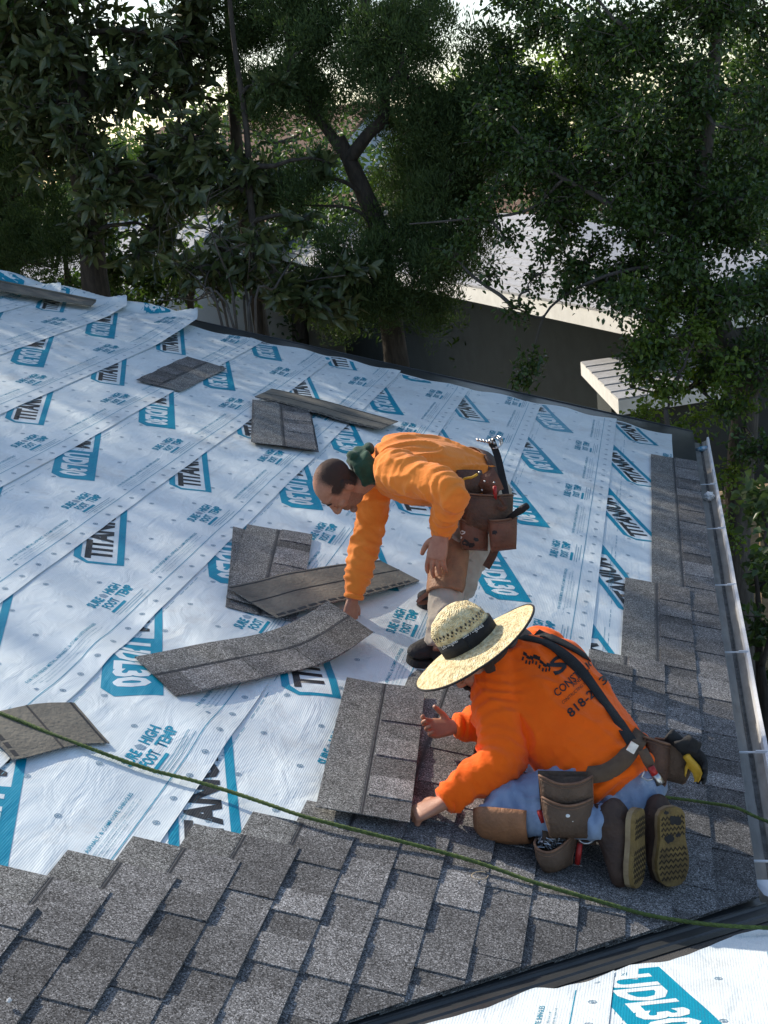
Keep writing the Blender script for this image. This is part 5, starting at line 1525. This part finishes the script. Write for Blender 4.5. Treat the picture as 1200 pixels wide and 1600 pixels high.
M['leaf_mag'] = leaf_mat('glossy_magnolia_leaf', (.038, .058, .022), (.105, .128, .050), .30, .2)
M['leaf_brown'] = leaf_mat('rusty_leaf', (.08, .05, .025), (.14, .09, .04), .6, .2)
M['leaf_con'] = leaf_mat('juniper_sprays', (.026, .050, .014), (.074, .116, .030), .75, .24)
M['leaf_fic'] = leaf_mat('small_evergreen_leaf', (.027, .054, .015), (.078, .128, .030), .38, .3)
M['leaf_sunlit'] = leaf_mat('sunlit_lime_leaf', (.075, .13, .02), (.16, .22, .04), .5, .35)  # brighter yellow green: backlit sunshine put into the leaf colour
M['leaf_olive'] = leaf_mat('olive_hedge_leaf', (.05, .085, .025), (.11, .15, .045), .6, .3)

def tree_base(name, trunk_px, radii, mat_, label, group, base=None):
    """trunk through (px, py, Y) points, carried down to the ground"""
    P = [at_y(*q) for q in trunk_px]
    g0 = Vector((P[0].x + (base[0] if base else .05), P[0].y + (base[1] if base else .05), -.1))
    t = empty(name, (g0.x, g0.y, 0), label, 'tree', group); b = MB()
    pts = catmull([g0, g0.lerp(P[0], .5)] + P, 5); m = len(pts)
    rr = np.interp(np.linspace(0, 1, m), np.linspace(0, 1, len(radii)), radii)
    b.tube(pts, [float(r) * (1 + .08 * noise.noise(p * 4)) for r, p in zip(rr, pts)], 12)
    return t, b, pts
def nearest(pts, c, up=.3):
    c = Vector(c); return min(pts, key=lambda p: (p - c).length + (up * 2 if p.z > c.z + .2 else 0))

def magnolia(name, trunk_px, radii, clumps, label, group, seed, per=16, base=None, lsz=.185):
    rs = np.random.RandomState(seed); t, b, pts = tree_base(name, trunk_px, radii, None, label, group, base)
    PV = []; PF = []; PT = []; nvt = 0; wood = list(pts)
    for (x, y, Y, r, k) in clumps:
        c = at_y(x, y, Y); sc = (Y + 6.8) / FPX * 1.04; R = r * sc
        a = nearest(wood, c); br = branch(b, a, c, .030 if (c - a).length > .5 else .02, .010, .05, rs); wood += br[::3]
        n = max(3, int(per * k)); q, d = blob_pts(rs, c, (R, R * 1.2, R * .95), n, .3)
        for i in range(n):
            tip = Vector(q[i]); st = nearest(br, tip, 0); b.tube([st, st.lerp(tip, .5) + Vector(rs.randn(3)) * .03, tip], [.008, .006, .004], 5)
            ax = np.array((tip - st).normalized()) * .8 + np.array([0, 0, .45]) + rs.randn(3) * .25; ax /= np.linalg.norm(ax)
            m = rs.randint(5, 10); e1 = np.cross(ax, [0.3, .9, .1]); e1 /= np.linalg.norm(e1); e2 = np.cross(ax, e1)
            an = np.linspace(0, 2 * np.pi, m, endpoint=False) + rs.rand() * 6; spread = rs.uniform(.35, 1.5, m); an += rs.uniform(-.5, .5, m)
            rad = e1 * np.cos(an)[:, None] + e2 * np.sin(an)[:, None]
            D = ax * np.cos(spread)[:, None] + rad * np.sin(spread)[:, None] + np.array([0, 0, -.35]) + rs.randn(m, 3) * .22
            Pp = np.array(tip) + ax * rs.uniform(-.16, .02, m)[:, None] + rs.randn(m, 3) * .012
            Nn = ax * np.sin(spread)[:, None] - rad * np.cos(spread)[:, None]; Nn = -Nn * -1
            V, F, tn = leaves(Pp, D, Nn, rs.uniform(.65, 1.15, m) * lsz, rs.uniform(.8, 1.1, m) * lsz * .37, rs, .18, .12)
            PV.append(V); PF.append(F + nvt); PT.append(tn); nvt += len(V)
    b.build('trunk', M['bark_dark'], t, True)
    fast_mesh('crown', np.concatenate(PV), np.concatenate(PF), [M['leaf_mag']], t, np.concatenate(PT))
    return t
def smallleaf(name, trunk_px, radii, clumps, label, group, seed, mat_, dens=1.0, lsz=.06, ratio=.5, base=None, bark='bark_dark', limbs=(), droop=.25):
    rs = np.random.RandomState(seed); t, b, pts = tree_base(name, trunk_px, radii, None, label, group, base)
    wood = list(pts)
    for lp, r0, r1 in limbs:
        P = catmull([at_y(*q) for q in lp], 5); m = len(P); b.tube(P, [r0 + (r1 - r0) * i / (m - 1) for i in range(m)], 8); wood += P
    PV = []; PF = []; PT = []; nvt = 0
    for (x, y, Y, r, k) in clumps:
        c = at_y(x, y, Y); R = r * (Y + 6.8) / FPX * 1.04
        a = nearest(wood, c); br = branch(b, a, c, min(.022, .012 + .01 * (c - a).length), .006, -.03, rs)
        wood += br[::4]
        nt_ = max(8, int(78 * k * (R / .5) ** 2)); q, d = blob_pts(rs, c, (R, R * 1.15, R * .9), nt_, .25)
        for i in range(nt_):
            tip = q[i]; st = np.array(nearest(br, Vector(tip), 0)); ln = np.linalg.norm(tip - st)
            mid = (st + tip) / 2 + rs.randn(3) * .03
            if rs.rand() < .6: b.tube([Vector(st), Vector(mid), Vector(tip)], [.0055, .004, .0025], 4)
            m = int(rs.randint(14, 26) * dens)
            f = rs.rand(m) ** .6; Pp = st + (tip - st) * f[:, None] + rs.randn(m, 3) * (.035 + .03 * f[:, None])
            dv = (tip - st) / (ln + 1e-6); D = dv * .6 + rs.randn(m, 3) * .7 + np.array([0, 0, -droop])
            Nn = rs.randn(m, 3) * .6 + np.array([0, 0, 1.0])
            V, F, tn = leaves(Pp, D, Nn, rs.uniform(.6, 1.2, m) * lsz, rs.uniform(.8, 1.2, m) * lsz * ratio, rs, .2, .1)
            PV.append(V); PF.append(F + nvt); PT.append(tn); nvt += len(V)
    b.build('trunk', M[bark], t, True)
    fast_mesh('crown', np.concatenate(PV), np.concatenate(PF), [mat_], t, np.concatenate(PT))
    return t
def juniper(name, trunk_px, radii, clumps, label, group, seed, limbs=(), dens=1.0, base=None):
    rs = np.random.RandomState(seed); t, b, pts = tree_base(name, trunk_px, radii, None, label, group, base); wood = list(pts)
    for lp, r0, r1 in limbs:
        P = catmull([at_y(*q) for q in lp], 5); m = len(P); b.tube(P, [r0 + (r1 - r0) * i / (m - 1) for i in range(m)], 8); wood += P
    PV = []; PF = []; PT = []; nvt = 0
    for (x, y, Y, r, k) in clumps:
        c = at_y(x, y, Y); R = r * (Y + 6.8) / FPX * 1.04
        a = nearest(wood, c); br = branch(b, a, c, .028, .008, .02, rs); wood += br[::4]
        # tufts of fine upswept sprays
        ntf = max(8, int(80 * k * (R / .5) ** 2)); q, d = blob_pts(rs, c, (R, R * 1.1, R), ntf, .35)
        for i in range(ntf):
            tr = rs.uniform(.07, .15); m = int(88 * dens)
            Pp = q[i] + unit(rs.randn(m, 3)) * (rs.rand(m, 1) ** .5) * np.array([tr, tr, tr * 1.15])
            D = unit(Pp - q[i]) * .7 + np.array([0, 0, .75]) + rs.randn(m, 3) * .35
            V, F, tn = blades(Pp, D, rs.uniform(.6, 1.3, m) * .052, rs.uniform(.8, 1.2, m) * .0118, rs)
            tn = np.clip(tn * .6 + rs.rand() * .4, 0, 1)
            PV.append(V); PF.append(F + nvt); PT.append(tn); nvt += len(V)
    b.build('trunk', M['bark_dark'], t, True)
    fast_mesh('crown', np.concatenate(PV), np.concatenate(PF), [M['leaf_con']], t, np.concatenate(PT))
    return t
rq = np.random.RandomState(21)
def fill(x0, x1, y0, y1, Y0, Y1, r0, r1, n, k=1.0, skip=()):
    out = []
    while len(out) < n:
        x, y = rq.uniform(x0, x1), rq.uniform(y0, y1)
        if any(abs(x - sx) < sr and abs(y - sy) < sr for sx, sy, sr in skip): continue
        out.append((x, y, rq.uniform(Y0, Y1), rq.uniform(r0, r1), k))
    return out
TG = 'trees beyond the roof edge'
holes = ((335, 25, 30), (65, 80, 18), (320, 90, 22), (300, 190, 22), (85, 330, 32), (270, 255, 20), (380, 120, 14))
magnolia('magnolia_tree', [(152, 470, 6.3), (140, 330, 6.3), (118, 220, 6.3), (122, 120, 6.3), (90, 20, 6.3), (60, -200, 6.4), (60, -420, 6.4)], [.17, .16, .14, .13, .11, .09, .06, .04],
         fill(-20, 330, -20, 300, 5.4, 6.9, 32, 60, 32, 1.0, holes) + fill(120, 360, 250, 400, 5.3, 6.4, 30, 50, 12, 1.0, holes) + fill(-200, 260, -420, -20, 5.4, 7.4, 60, 90, 14, .5),
         'magnolia with long leathery leaves and a thick dark trunk, above the curled underlayment', TG, 5, 20)
magnolia('magnolia_tree', [(408, 530, 5.6), (403, 420, 5.6), (390, 300, 5.7), (385, 200, 5.7), (365, 60, 5.8), (350, -100, 5.9)], [.05, .048, .042, .036, .032, .026, .02],
         fill(250, 420, 130, 330, 5.2, 6.2, 28, 46, 9, .9, holes) + fill(420, 560, 380, 520, 4.9, 5.5, 26, 42, 7, .9) + fill(300, 420, 350, 470, 5.0, 5.6, 28, 44, 6, .8) + [(505, 250, 5.6, 24, .5), (470, 340, 5.5, 26, .5)],
         'slender magnolia with a thin straight trunk and sparse big leaves', TG, 6, 14)
juniper('juniper_tree', [(620, 570, 6.2), (606, 470, 6.2), (590, 360, 6.2), (572, 310, 6.2), (548, 255, 6.2), (530, 215, 6.2)], [.15, .14, .125, .115, .10, .085, .06],
        [(x, y, Y, r, k) for x, y, Y, r, k in fill(560, 770, 20, 200, 5.4, 6.9, 38, 60, 19, 1.0, ((565, 110, 30), (760, 60, 25), (590, 200, 15))) + fill(600, 745, 190, 400, 5.5, 6.8, 36, 54, 17, 1.0, ((620, 250, 18),)) + fill(400, 540, -20, 170, 5.8, 7.0, 34, 54, 16, .9, ((548, 100, 24),)) + fill(440, 500, 240, 330, 5.6, 6.2, 28, 40, 5, .9) + fill(500, 700, 370, 500, 5.2, 6.2, 32, 50, 12, 1.0) + [(x, y, 5.6, 44, 1.0) for x, y in ((560, 440), (620, 455), (680, 425), (520, 445), (655, 475), (590, 480), (705, 385), (640, 400), (585, 405), (690, 345), (545, 480))] + fill(380, 800, -380, -10, 5.6, 7.4, 60, 90, 18, .28)],
        'bushy juniper with a dark forked trunk and fine green sprays', TG, 8,
        limbs=[([(548, 255, 6.2), (520, 215, 6.2), (490, 170, 6.2), (455, 90, 6.3), (440, -60, 6.4)], .065, .03), ([(545, 250, 6.2), (575, 210, 6.1), (600, 180, 6.1), (595, 110, 6.2), (570, 10, 6.3), (560, -200, 6.4)], .075, .03), ([(572, 310, 6.2), (540, 285, 6.0), (495, 275, 5.9)], .03, .015), ([(596, 390, 6.2), (560, 330, 6.0), (470, 320, 5.9)], .025, .01)])
juniper('juniper_tree', [(20, 470, 7.2), (14, 300, 7.2), (8, 100, 7.2), (0, -200, 7.2)], [.14, .12, .10, .08, .05],
        fill(-60, 110, 20, 420, 6.4, 7.6, 38, 60, 24, 1.0, ((85, 330, 22), (60, 80, 20))) + fill(-20, 130, 350, 430, 6.2, 7.0, 34, 48, 8, 1.0) + fill(-300, 60, -400, 0, 6.4, 8, 60, 90, 8, .28), 'dark juniper beside the thick magnolia trunk', TG, 9)
juniper('juniper_tree', [(398, 440, 7.4), (372, 250, 7.3), (360, 60, 7.3), (352, -150, 7.3)], [.10, .09, .08, .06, .04],
        fill(350, 430, 0, 200, 6.6, 7.4, 26, 42, 9, 1.0) + fill(250, 330, 40, 130, 6.8, 7.4, 24, 34, 4, .8) + fill(290, 440, -40, 60, 6.6, 7.4, 30, 42, 7, .9) + fill(250, 480, -300, -10, 6.6, 8, 50, 80, 7, .28), 'slim juniper standing between the magnolia and the forked juniper', TG, 10)
# right-hand evergreen with small leaves
ev = fill(760, 1000, 10, 330, 4.6, 6.6, 44, 70, 26, 1.0, ((790, 60, 35), (960, 265, 26))) + fill(960, 1220, 0, 340, 4.0, 6.2, 46, 72, 30, 1.0, ((955, 265, 20), (1180, 70, 16))) + fill(880, 1010, 330, 470, 4.4, 5.6, 30, 48, 9, .9) + fill(960, 1220, 300, 560, 3.9, 5.8, 38, 58, 34, 1.0, ((1060, 530, 18),)) + fill(760, 900, 220, 330, 4.6, 5.8, 34, 50, 9, 1.0) + fill(740, 1260, -380, -10, 4.2, 7, 60, 95, 24, .35)
ev += fill(1100, 1230, 420, 600, 3.9, 4.4, 30, 46, 10, .9) + fill(780, 980, -20, 90, 5.0, 6.5, 40, 60, 9, 1.0) + fill(980, 1200, 240, 330, 4.6, 6.0, 40, 56, 8, 1.0) + fill(1120, 1220, 600, 720, 4.0, 4.4, 22, 34, 5, .6)
ev += [(805, 480, 4.6, 26, .6), (830, 570, 4.4, 26, .7), (815, 590, 4.4, 18, .6), (700, 400, 4.9, 30, .5), (760, 340, 4.8, 34, .6), (770, 300, 4.8, 30, .6), (740, 330, 4.8, 30, .4), (830, 440, 4.7, 28, .6), (720, 385, 4.8, 24, .35), (765, 425, 4.7, 22, .3), (850, 395, 4.7, 26, .35), (885, 450, 4.6, 26, .5), (800, 375, 4.8, 22, .3)]
smallleaf('evergreen_tree', [(1150, 850, 4.7), (1158, 720, 4.7), (1165, 620, 4.7), (1150, 560, 4.7), (1110, 470, 4.7), (1080, 390, 4.8), (1100, 250, 4.9), (1120, 50, 5.0), (1130, -200, 5.0)], [.15, .14, .13, .12, .10, .09, .08, .07, .05, .03],
          ev, 'big dense evergreen with small dark leaves and a leaning trunk beyond the gutter', TG, 12, M['leaf_fic'], 1.0, .058, .52, bark='bark_grey',
          limbs=[([(1105, 460, 4.7), (1050, 400, 4.7), (990, 345, 4.7), (930, 305, 4.7), (860, 268, 4.7)], .045, .018), ([(1155, 600, 4.7), (1090, 600, 4.5), (1040, 615, 4.4), (985, 605, 4.3)], .022, .008), ([(1060, 410, 4.7), (950, 430, 4.6), (860, 480, 4.6), (830, 560, 4.5)], .020, .006), ([(1160, 640, 4.7), (1200, 560, 4.6), (1230, 480, 4.6)], .07, .05), ([(880, 280, 4.7), (820, 330, 4.8), (700, 345, 4.9), (640, 350, 4.9)], .016, .006)])
smallleaf('sunlit_leaves', [(1060, 800, 3.95), (1050, 720, 3.95), (1040, 640, 3.95)], [.06, .05, .04, .02],  # lit leaves around the evergreen's lower part, sunlight painted in as lime green
          fill(990, 1110, 545, 690, 3.95, 4.7, 22, 36, 12, .8, ((1075, 690, 14),)) + fill(950, 1100, 430, 560, 3.9, 4.3, 20, 34, 12, .6) + [(1000, 585, 4.0, 26, .7), (1035, 600, 4.0, 26, .7), (1060, 575, 4.0, 24, .7)] + fill(1100, 1180, 560, 700, 3.9, 4.3, 22, 32, 7, .6) + fill(1085, 1150, 690, 860, 3.9, 4.6, 22, 34, 8, .7), 'lime green leafy shrub growing against the gutter end', 'shrubs past the gutter', 13, M['leaf_sunlit'], .8, .055, .55, bark='bark_grey')
st_ = empty('tree_stump', (at_y(1075, 760, 4.4).x, 4.4, 0), 'thick broken reddish tree stump behind the gutter', 'stump')
P = [at_y(1095, 860, 4.4), at_y(1080, 780, 4.4), at_y(1068, 720, 4.4), at_y(1064, 700, 4.4)]; P = [Vector((P[0].x, P[0].y, 0))] + P
b = MB(); b.tube(catmull(P, 4), list(np.interp(np.linspace(0, 1, 17), [0, .6, .9, 1], [.24, .2, .15, .06])), 12); b.build('trunk', pmat('torn_reddish_wood', (.22, .12, .07), (.10, .06, .04), 14, .9, .8, 40, stretch=(1, 1, .2)), st_, True)
# ivy and shrubs in the shade beyond the gutter
smallleaf('ivy_shrub', [(1185, 1000, 1.2), (1185, 940, 1.2), (1180, 890, 1.2)], [.03, .03, .02, .01],
          fill(1185, 1260, 740, 900, 1.6, 2.4, 22, 34, 9, .8), 'ivy with broad pale leaves climbing beyond the gutter', 'shrubs past the gutter', 14, M['leaf_olive'], .8, .075, .75)
smallleaf('hedge_shrub', [(1200, 1200, .5), (1195, 1100, .5), (1190, 1040, .5)], [.04, .04, .03, .02],
          fill(1195, 1290, 840, 1250, .2, 2.2, 36, 50, 16, .8), 'dark leafy hedge in the shade below the gutter', 'shrubs past the gutter', 15, M['leaf_fic'], .8, .07, .6)

# ------------------------------------------------------------------ further back: houses, cars, sunlit trees
def far_house(name, c, ang, L, W, H, rise, wall_m, roof_m, label, wins=3):
    c = Vector(c); h = empty(name, c, label, 'house', 'houses across the street'); ex_ = Vector((math.cos(ang), math.sin(ang), 0)); ey_ = Vector((-math.sin(ang), math.cos(ang), 0))
    b = MB(); b.obox(c + UPV * H / 2, ex_ * L / 2, ey_ * W / 2, UPV * H / 2)
    b.add([c + ex_ * s * L / 2 + ey_ * q * W / 2 + UPV * H for s in (-1, 1) for q in (-1, 1)] + [c - ex_ * L / 2 + UPV * (H + rise), c + ex_ * L / 2 + UPV * (H + rise)], [(0, 4, 1), (2, 3, 5)]); b.build('wall', wall_m, h)
    b = MB()
    for q in (-1, 1):
        A_ = [c + ex_ * s * (L / 2 + .4) + ey_ * q * (W / 2 + .5) + UPV * (H - .15) for s in (-1, 1)]; R0 = [c + ex_ * s * (L / 2 + .4) + UPV * (H + rise + .02) for s in (1, -1)]
        b.add(A_ + R0 + [p + UPV * .14 for p in A_ + R0], [(0, 1, 2, 3), (4, 7, 6, 5), (0, 4, 5, 1), (1, 5, 6, 2), (3, 7, 4, 0)])
    b.build('roof', roof_m, h)
    for k in range(wins):
        b = MB(); p = c - ey_ * (W / 2 + .02) + ex_ * ((k + .5) / wins - .5) * L * .85 + UPV * H * .5
        b.obox(p, ex_ * .55, ey_ * .03, UPV * .5); w_ = b.build('window', M['white_paint'], h)
        b = MB(); b.obox(p - ey_ * .035, ex_ * .47, ey_ * .005, UPV * .42); b.build('pane', M['glass'], w_)
    return h
m, nt, ns, ls, bb = new_mat('dark_window_glass'); bb.inputs['Base Color'].default_value = (.02, .025, .03, 1); bb.inputs['Roughness'].default_value = .08; M['glass'] = m
M['brown_roof'] = pmat('brown_roofing', (.20, .115, .075), (.13, .075, .05), 3, .9, .5, 40)
M['pale_wall'] = pmat('pale_house_wall', (.74, .72, .68), (.66, .64, .6), 2, .9, .2, 60)
M['blue_wall'] = pmat('pale_blue_wall', (.50, .56, .62), (.44, .5, .56), 2, .9, .2, 60)
def gd(x, y, D): 
    p = at_d(x, y, D); return Vector((p.x, p.y, 0))
far_house('bungalow', gd(560, 300, 38), -.35, 13, 8, 2.6, 1.6, M['pale_wall'], M['brown_roof'], 'bungalow with brown shingle roof glimpsed through the juniper')
far_house('two_storey_house', gd(430, 300, 52), -.2, 9, 8, 5.6, 1.6, M['blue_wall'], M['brown_roof'], 'pale blue two-storey house behind the brown roof')
far_house('bungalow', gd(980, 300, 46), .15, 14, 8, 2.9, 1.4, M['pale_wall'], M['nb_roof'], 'white bungalow glimpsed through the dense evergreen')
far_house('bungalow', gd(110, 330, 34), -.5, 12, 8, 2.7, 1.5, M['pale_wall'], M['nb_roof'], 'cream bungalow behind the thick magnolia trunk')
far_house('bungalow', gd(820, 280, 75), .05, 14, 9, 2.8, 1.7, M['pale_wall'], M['brown_roof'], 'distant bungalow with rust brown roof beyond the parked cars')
def car(name, c, ang, col, label):
    c = Vector(c); h = empty(name, c, label, 'car', 'cars parked along the street'); ex_ = Vector((math.cos(ang), math.sin(ang), 0)); ey_ = Vector((-math.sin(ang), math.cos(ang), 0))
    def sec(xz, wid, m_, nm):
        b = MB(); n = len(xz); vv = []
        for s in (-1, 1): vv += [c + ex_ * x + ey_ * s * w + UPV * z for (x, z), w in zip(xz, wid)]
        b.add(vv, [tuple(range(n))[::-1], tuple(range(n, 2 * n))] + [(i, (i + 1) % n, n + (i + 1) % n, n + i) for i in range(n)]); return b.build(nm, m_, h)
    body = pmat('car_paint_' + nm_(label), col, tuple(x * .95 for x in col), 3, .25)
    sec([(-2.2, .35), (2.2, .35), (2.25, .7), (1.9, .88), (1.0, .98), (-1.8, 1.0), (-2.2, .85)], [.88] * 7, body, 'body')
    sec([(-1.75, 1.0), (1.0, .98), (.35, 1.42), (-1.1, 1.45)], [.8, .8, .66, .66], M['glass'], 'cabin')
    sec([(.3, 1.43), (-1.05, 1.46), (-1.05, 1.49), (.3, 1.46)], [.66] * 4, body, 'roof')
    for x in (-1.35, 1.35):
        for s in (-1, 1):
            b = MB(); p = c + ex_ * x + ey_ * s * .8 + UPV * .32; b.tube([p - ey_ * .1, p + ey_ * .1], .32, 14); b.build('wheel', M['rubber'], h, True)
def nm_(s): return s.split()[0] + s.split()[1]
car('parked_car', gd(742, 270, 62), .4, (.75, .76, .78), 'white car parked on the street seen between juniper and evergreen')
car('parked_car', gd(930, 330, 26), .5, (.72, .73, .74), 'silver car parked in the driveway behind the evergreen')
car('parked_car', gd(975, 330, 31), .5, (.45, .02, .02), 'red car parked in the driveway behind the evergreen')

def far_tree(c, H, R, seed, mat_, label, lsz=.35, n=1500):
    rs = np.random.RandomState(seed); c = Vector(c); t = empty('street_tree', c, label, 'tree', 'trees further back'); b = MB()
    b.tube([c - UPV * .1, c + UPV * H * .5, c + UPV * H * .8], [R * .08, R * .06, R * .02], 8)
    PV = []; PF = []; PT = []; nvt = 0
    for k in range(16):
        d = rs.randn(3); d /= np.linalg.norm(d); cc = np.array(c) + np.array([0, 0, H * .68]) + d * np.array([R * .68, R * .68, H * .25])
        b.tube([c + UPV * H * .4, Vector(cc)], [R * .035, R * .012], 5)
        q, dd = blob_pts(rs, cc, (R * .42, R * .42, H * .16), n // 16, .5)
        V, F, tn = leaves(q, dd + rs.randn(len(q), 3) * .6, rs.randn(len(q), 3), rs.uniform(.6, 1.2, len(q)) * lsz, rs.uniform(.6, 1.2, len(q)) * lsz * .5, rs)
        PV.append(V); PF.append(F + nvt); PT.append(tn); nvt += len(V)
    b.build('trunk', M['bark_grey'], t, True); fast_mesh('crown', np.concatenate(PV), np.concatenate(PF), [mat_], t, np.concatenate(PT))
far_tree(gd(880, 330, 24), 3.6, 1.7, 31, M['leaf_sunlit'], 'sunlit lime bush behind the neighbouring roof', .14, 2600)
far_tree(gd(470, 300, 33), 4.6, 1.6, 32, M['leaf_sunlit'], 'sunlit yellow green bush behind the forked trunk', .18, 2000)
far_tree(gd(610, 290, 30), 4.2, 1.3, 33, M['leaf_sunlit'], 'small sunlit bush between the juniper branches', .18, 1600)
far_tree(gd(800, 220, 52), 8.5, 4.2, 34, M['leaf_sunlit'], 'tall yellow green tree across the street', .35, 3000)
far_tree(gd(330, 260, 60), 8.5, 4.5, 35, M['leaf_olive'], 'olive green tree behind the slender magnolia', .35, 2600)
far_tree(gd(760, 200, 95), 11, 5.5, 36, M['leaf_olive'], 'tall olive tree far down the street', .45, 2600)
far_tree(gd(200, 260, 70), 8, 5, 37, M['leaf_olive'], 'broad olive tree far behind the magnolia', .4, 2400)
far_tree(gd(1120, 220, 60), 9, 5, 38, M['leaf_olive'], 'round olive tree behind the white bungalow', .4, 2600)
# distant belt of trees
rs = np.random.RandomState(77); PV = []; PF = []; PT = []; nvt = 0
for k in range(200):
    a = rs.uniform(-.9, .9) + .12; D = rs.uniform(140, 300); c = np.array([math.sin(-a) * D, math.cos(a) * D, rs.uniform(1.0, 4.0)]); R = rs.uniform(4, 9)
    q, dd = blob_pts(rs, c, (R, R, R * .7), 80, .6)
    V, F, tn = leaves(q, dd + rs.randn(80, 3), rs.randn(80, 3), rs.uniform(1.0, 1.9, 80), rs.uniform(.7, 1.2, 80), rs); PV.append(V); PF.append(F + nvt); PT.append(tn); nvt += len(V)
tag(fast_mesh('distant_woods', np.concatenate(PV), np.concatenate(PF), [M['leaf_olive']], None, np.concatenate(PT)), 'hazy belt of distant trees on the horizon', 'woods', kind='stuff')
# ------------------------------------------------------------------ tall trees up-sun of the roof, whose shade falls across it
def shade_tree(c, blobs, seed, label, lsz=.13, dens=420):
    rs = np.random.RandomState(seed); c = Vector(c); t = empty('tall_tree', c, label, 'tree', 'tall trees shading the roof'); b = MB()
    zt = max(q[2] for q in blobs)
    tp_ = catmull([c - UPV * .1, c + Vector((.15, .1, EZ)), c + Vector((-.1, .1, EZ + zt * .55)), c + Vector((.1, 0, EZ + zt * .85))], 6); b.tube(tp_, list(np.linspace(.26, .06, len(tp_))), 10)
    PV = []; PF = []; PT = []; nvt = 0
    for (x, y, z, r) in blobs:
        cc = np.array([c.x + x, c.y + y, EZ + z]); a = nearest(tp_, Vector(cc), .2); branch(b, a, Vector(cc), .05, .012, .05, rs)
        n = int(dens * r * r); q, dd = blob_pts(rs, cc, (r, r, r * .8), n, .4)
        V, F, tn = leaves(q, dd + rs.randn(n, 3) * .7, rs.randn(n, 3) * .7 + np.array([0, 0, .8]), rs.uniform(.6, 1.2, n) * lsz, rs.uniform(.8, 1.2, n) * lsz * .5, rs)
        PV.append(V); PF.append(F + nvt); PT.append(tn); nvt += len(V)
    b.build('trunk', M['bark_grey'], t, True); fast_mesh('crown', np.concatenate(PV), np.concatenate(PF), [M['leaf_fic']], t, np.concatenate(PT))
rb = np.random.RandomState(3)
def crown_blobs(n, R, z0, z1, r0, r1):
    return [(rb.uniform(-R, R), rb.uniform(-R * .8, R * .8), rb.uniform(z0, z1), rb.uniform(r0, r1)) for _ in range(n)]
shade_tree((-8.2, 6.4, 0), crown_blobs(26, 2.6, 1.5, 6.4, .8, 1.2), 51, 'tall dense evergreen left of the juniper, past the roof edge')
shade_tree((-11.8, 6.6, 0), crown_blobs(24, 2.4, 3.0, 8.4, .8, 1.15), 52, 'tall dense evergreen beyond the ridge')
shade_tree((-15.5, 6.8, 0), crown_blobs(17, 2.8, 6.0, 12.0, .6, 1.0), 53, 'tallest loose-crowned evergreen furthest up the slope side', dens=300)

for k_, (x_, y_, n_, lb_) in enumerate(((-5.6, 21.5, 22, 'rounded evergreen beyond the neighbouring roof, behind the forked juniper'), (-9.2, 24.5, 22, 'dense evergreen beyond the neighbouring roof, behind the slender magnolia'), (-13.5, 27.0, 22, 'dense evergreen far behind the thick magnolia trunk'), (-1.6, 19.5, 16, 'low evergreen just past the ridge of the neighbouring house'), (-17.5, 27.0, 20, 'dark evergreen behind the juniper at the curled sheets'), (3.2, 24.0, 18, 'broad evergreen beyond the hip of the neighbouring roof'))):
    shade_tree((x_, y_, 0), crown_blobs(n_, 2.2, -1.4, 3.6 if k_ != 3 else 1.8, .9, 1.3), 55 + k_, lb_, lsz=.17, dens=230)
smallleaf('laurel_shrub', [(110, 470, 7.9), (105, 430, 7.9), (100, 390, 7.9)], [.05, .05, .04, .02],
          fill(-20, 200, 360, 480, 7.4, 8.6, 34, 48, 13, .7), 'dark laurel shrub low behind the curled white sheets', 'shrubs behind the roof edge', 16, M['leaf_fic'], .7, .09, .5)
smallleaf('laurel_shrub', [(300, 500, 8.0), (300, 450, 8.0), (295, 400, 8.0)], [.05, .05, .04, .02],
          fill(170, 380, 385, 490, 7.4, 8.6, 32, 46, 11, .7), 'dark laurel shrub behind the leafless stems', 'shrubs behind the roof edge', 17, M['leaf_fic'], .7, .09, .5)
# leafless shrub in front of the dark wall
sh_ = empty('bare_shrub', (at_y(380, 520, 5.0).x, 5.0, 0), 'leafless grey shrub with crossing thin stems below the magnolias', 'shrub')
rs = np.random.RandomState(61)
for st in ([(372, 530), (362, 450), (338, 385), (322, 330), (330, 290)], [(386, 530), (385, 460), (390, 405), (384, 360)], [(395, 530), (378, 440), (352, 380), (300, 350), (255, 362)], [(360, 530), (335, 470), (290, 420), (235, 395)], [(400, 520), (430, 450), (455, 410), (470, 395)], [(390, 530), (420, 470), (480, 440), (540, 430)], [(350, 520), (320, 450), (345, 400), (395, 375)], [(368, 520), (300, 470), (250, 470)]):
    P = [at_y(x, y, 5.0 + .25 * rs.randn()) for x, y in st]; g0 = Vector((sh_.location.x + rs.uniform(-.15, .15), 5.0 + rs.uniform(-.15, .15), .0))
    c = catmull([g0] + P, 5); b = MB(); b.tube(c, list(np.linspace(.016, .0045, len(c))), 6)
    for k in range(7):
        i0 = rs.randint(len(c) // 2, len(c) - 1); d = Vector((rs.randn(), rs.randn() * .5, abs(rs.randn()) * .6 + .2)).normalized()
        b.tube([c[i0], c[i0] + d * .14 + Vector(rs.randn(3)) * .02, c[i0] + d * .32 + Vector(rs.randn(3)) * .05], [.005, .0035, .0018], 4)
    b.build('stem', M['bark_grey'], sh_, True)
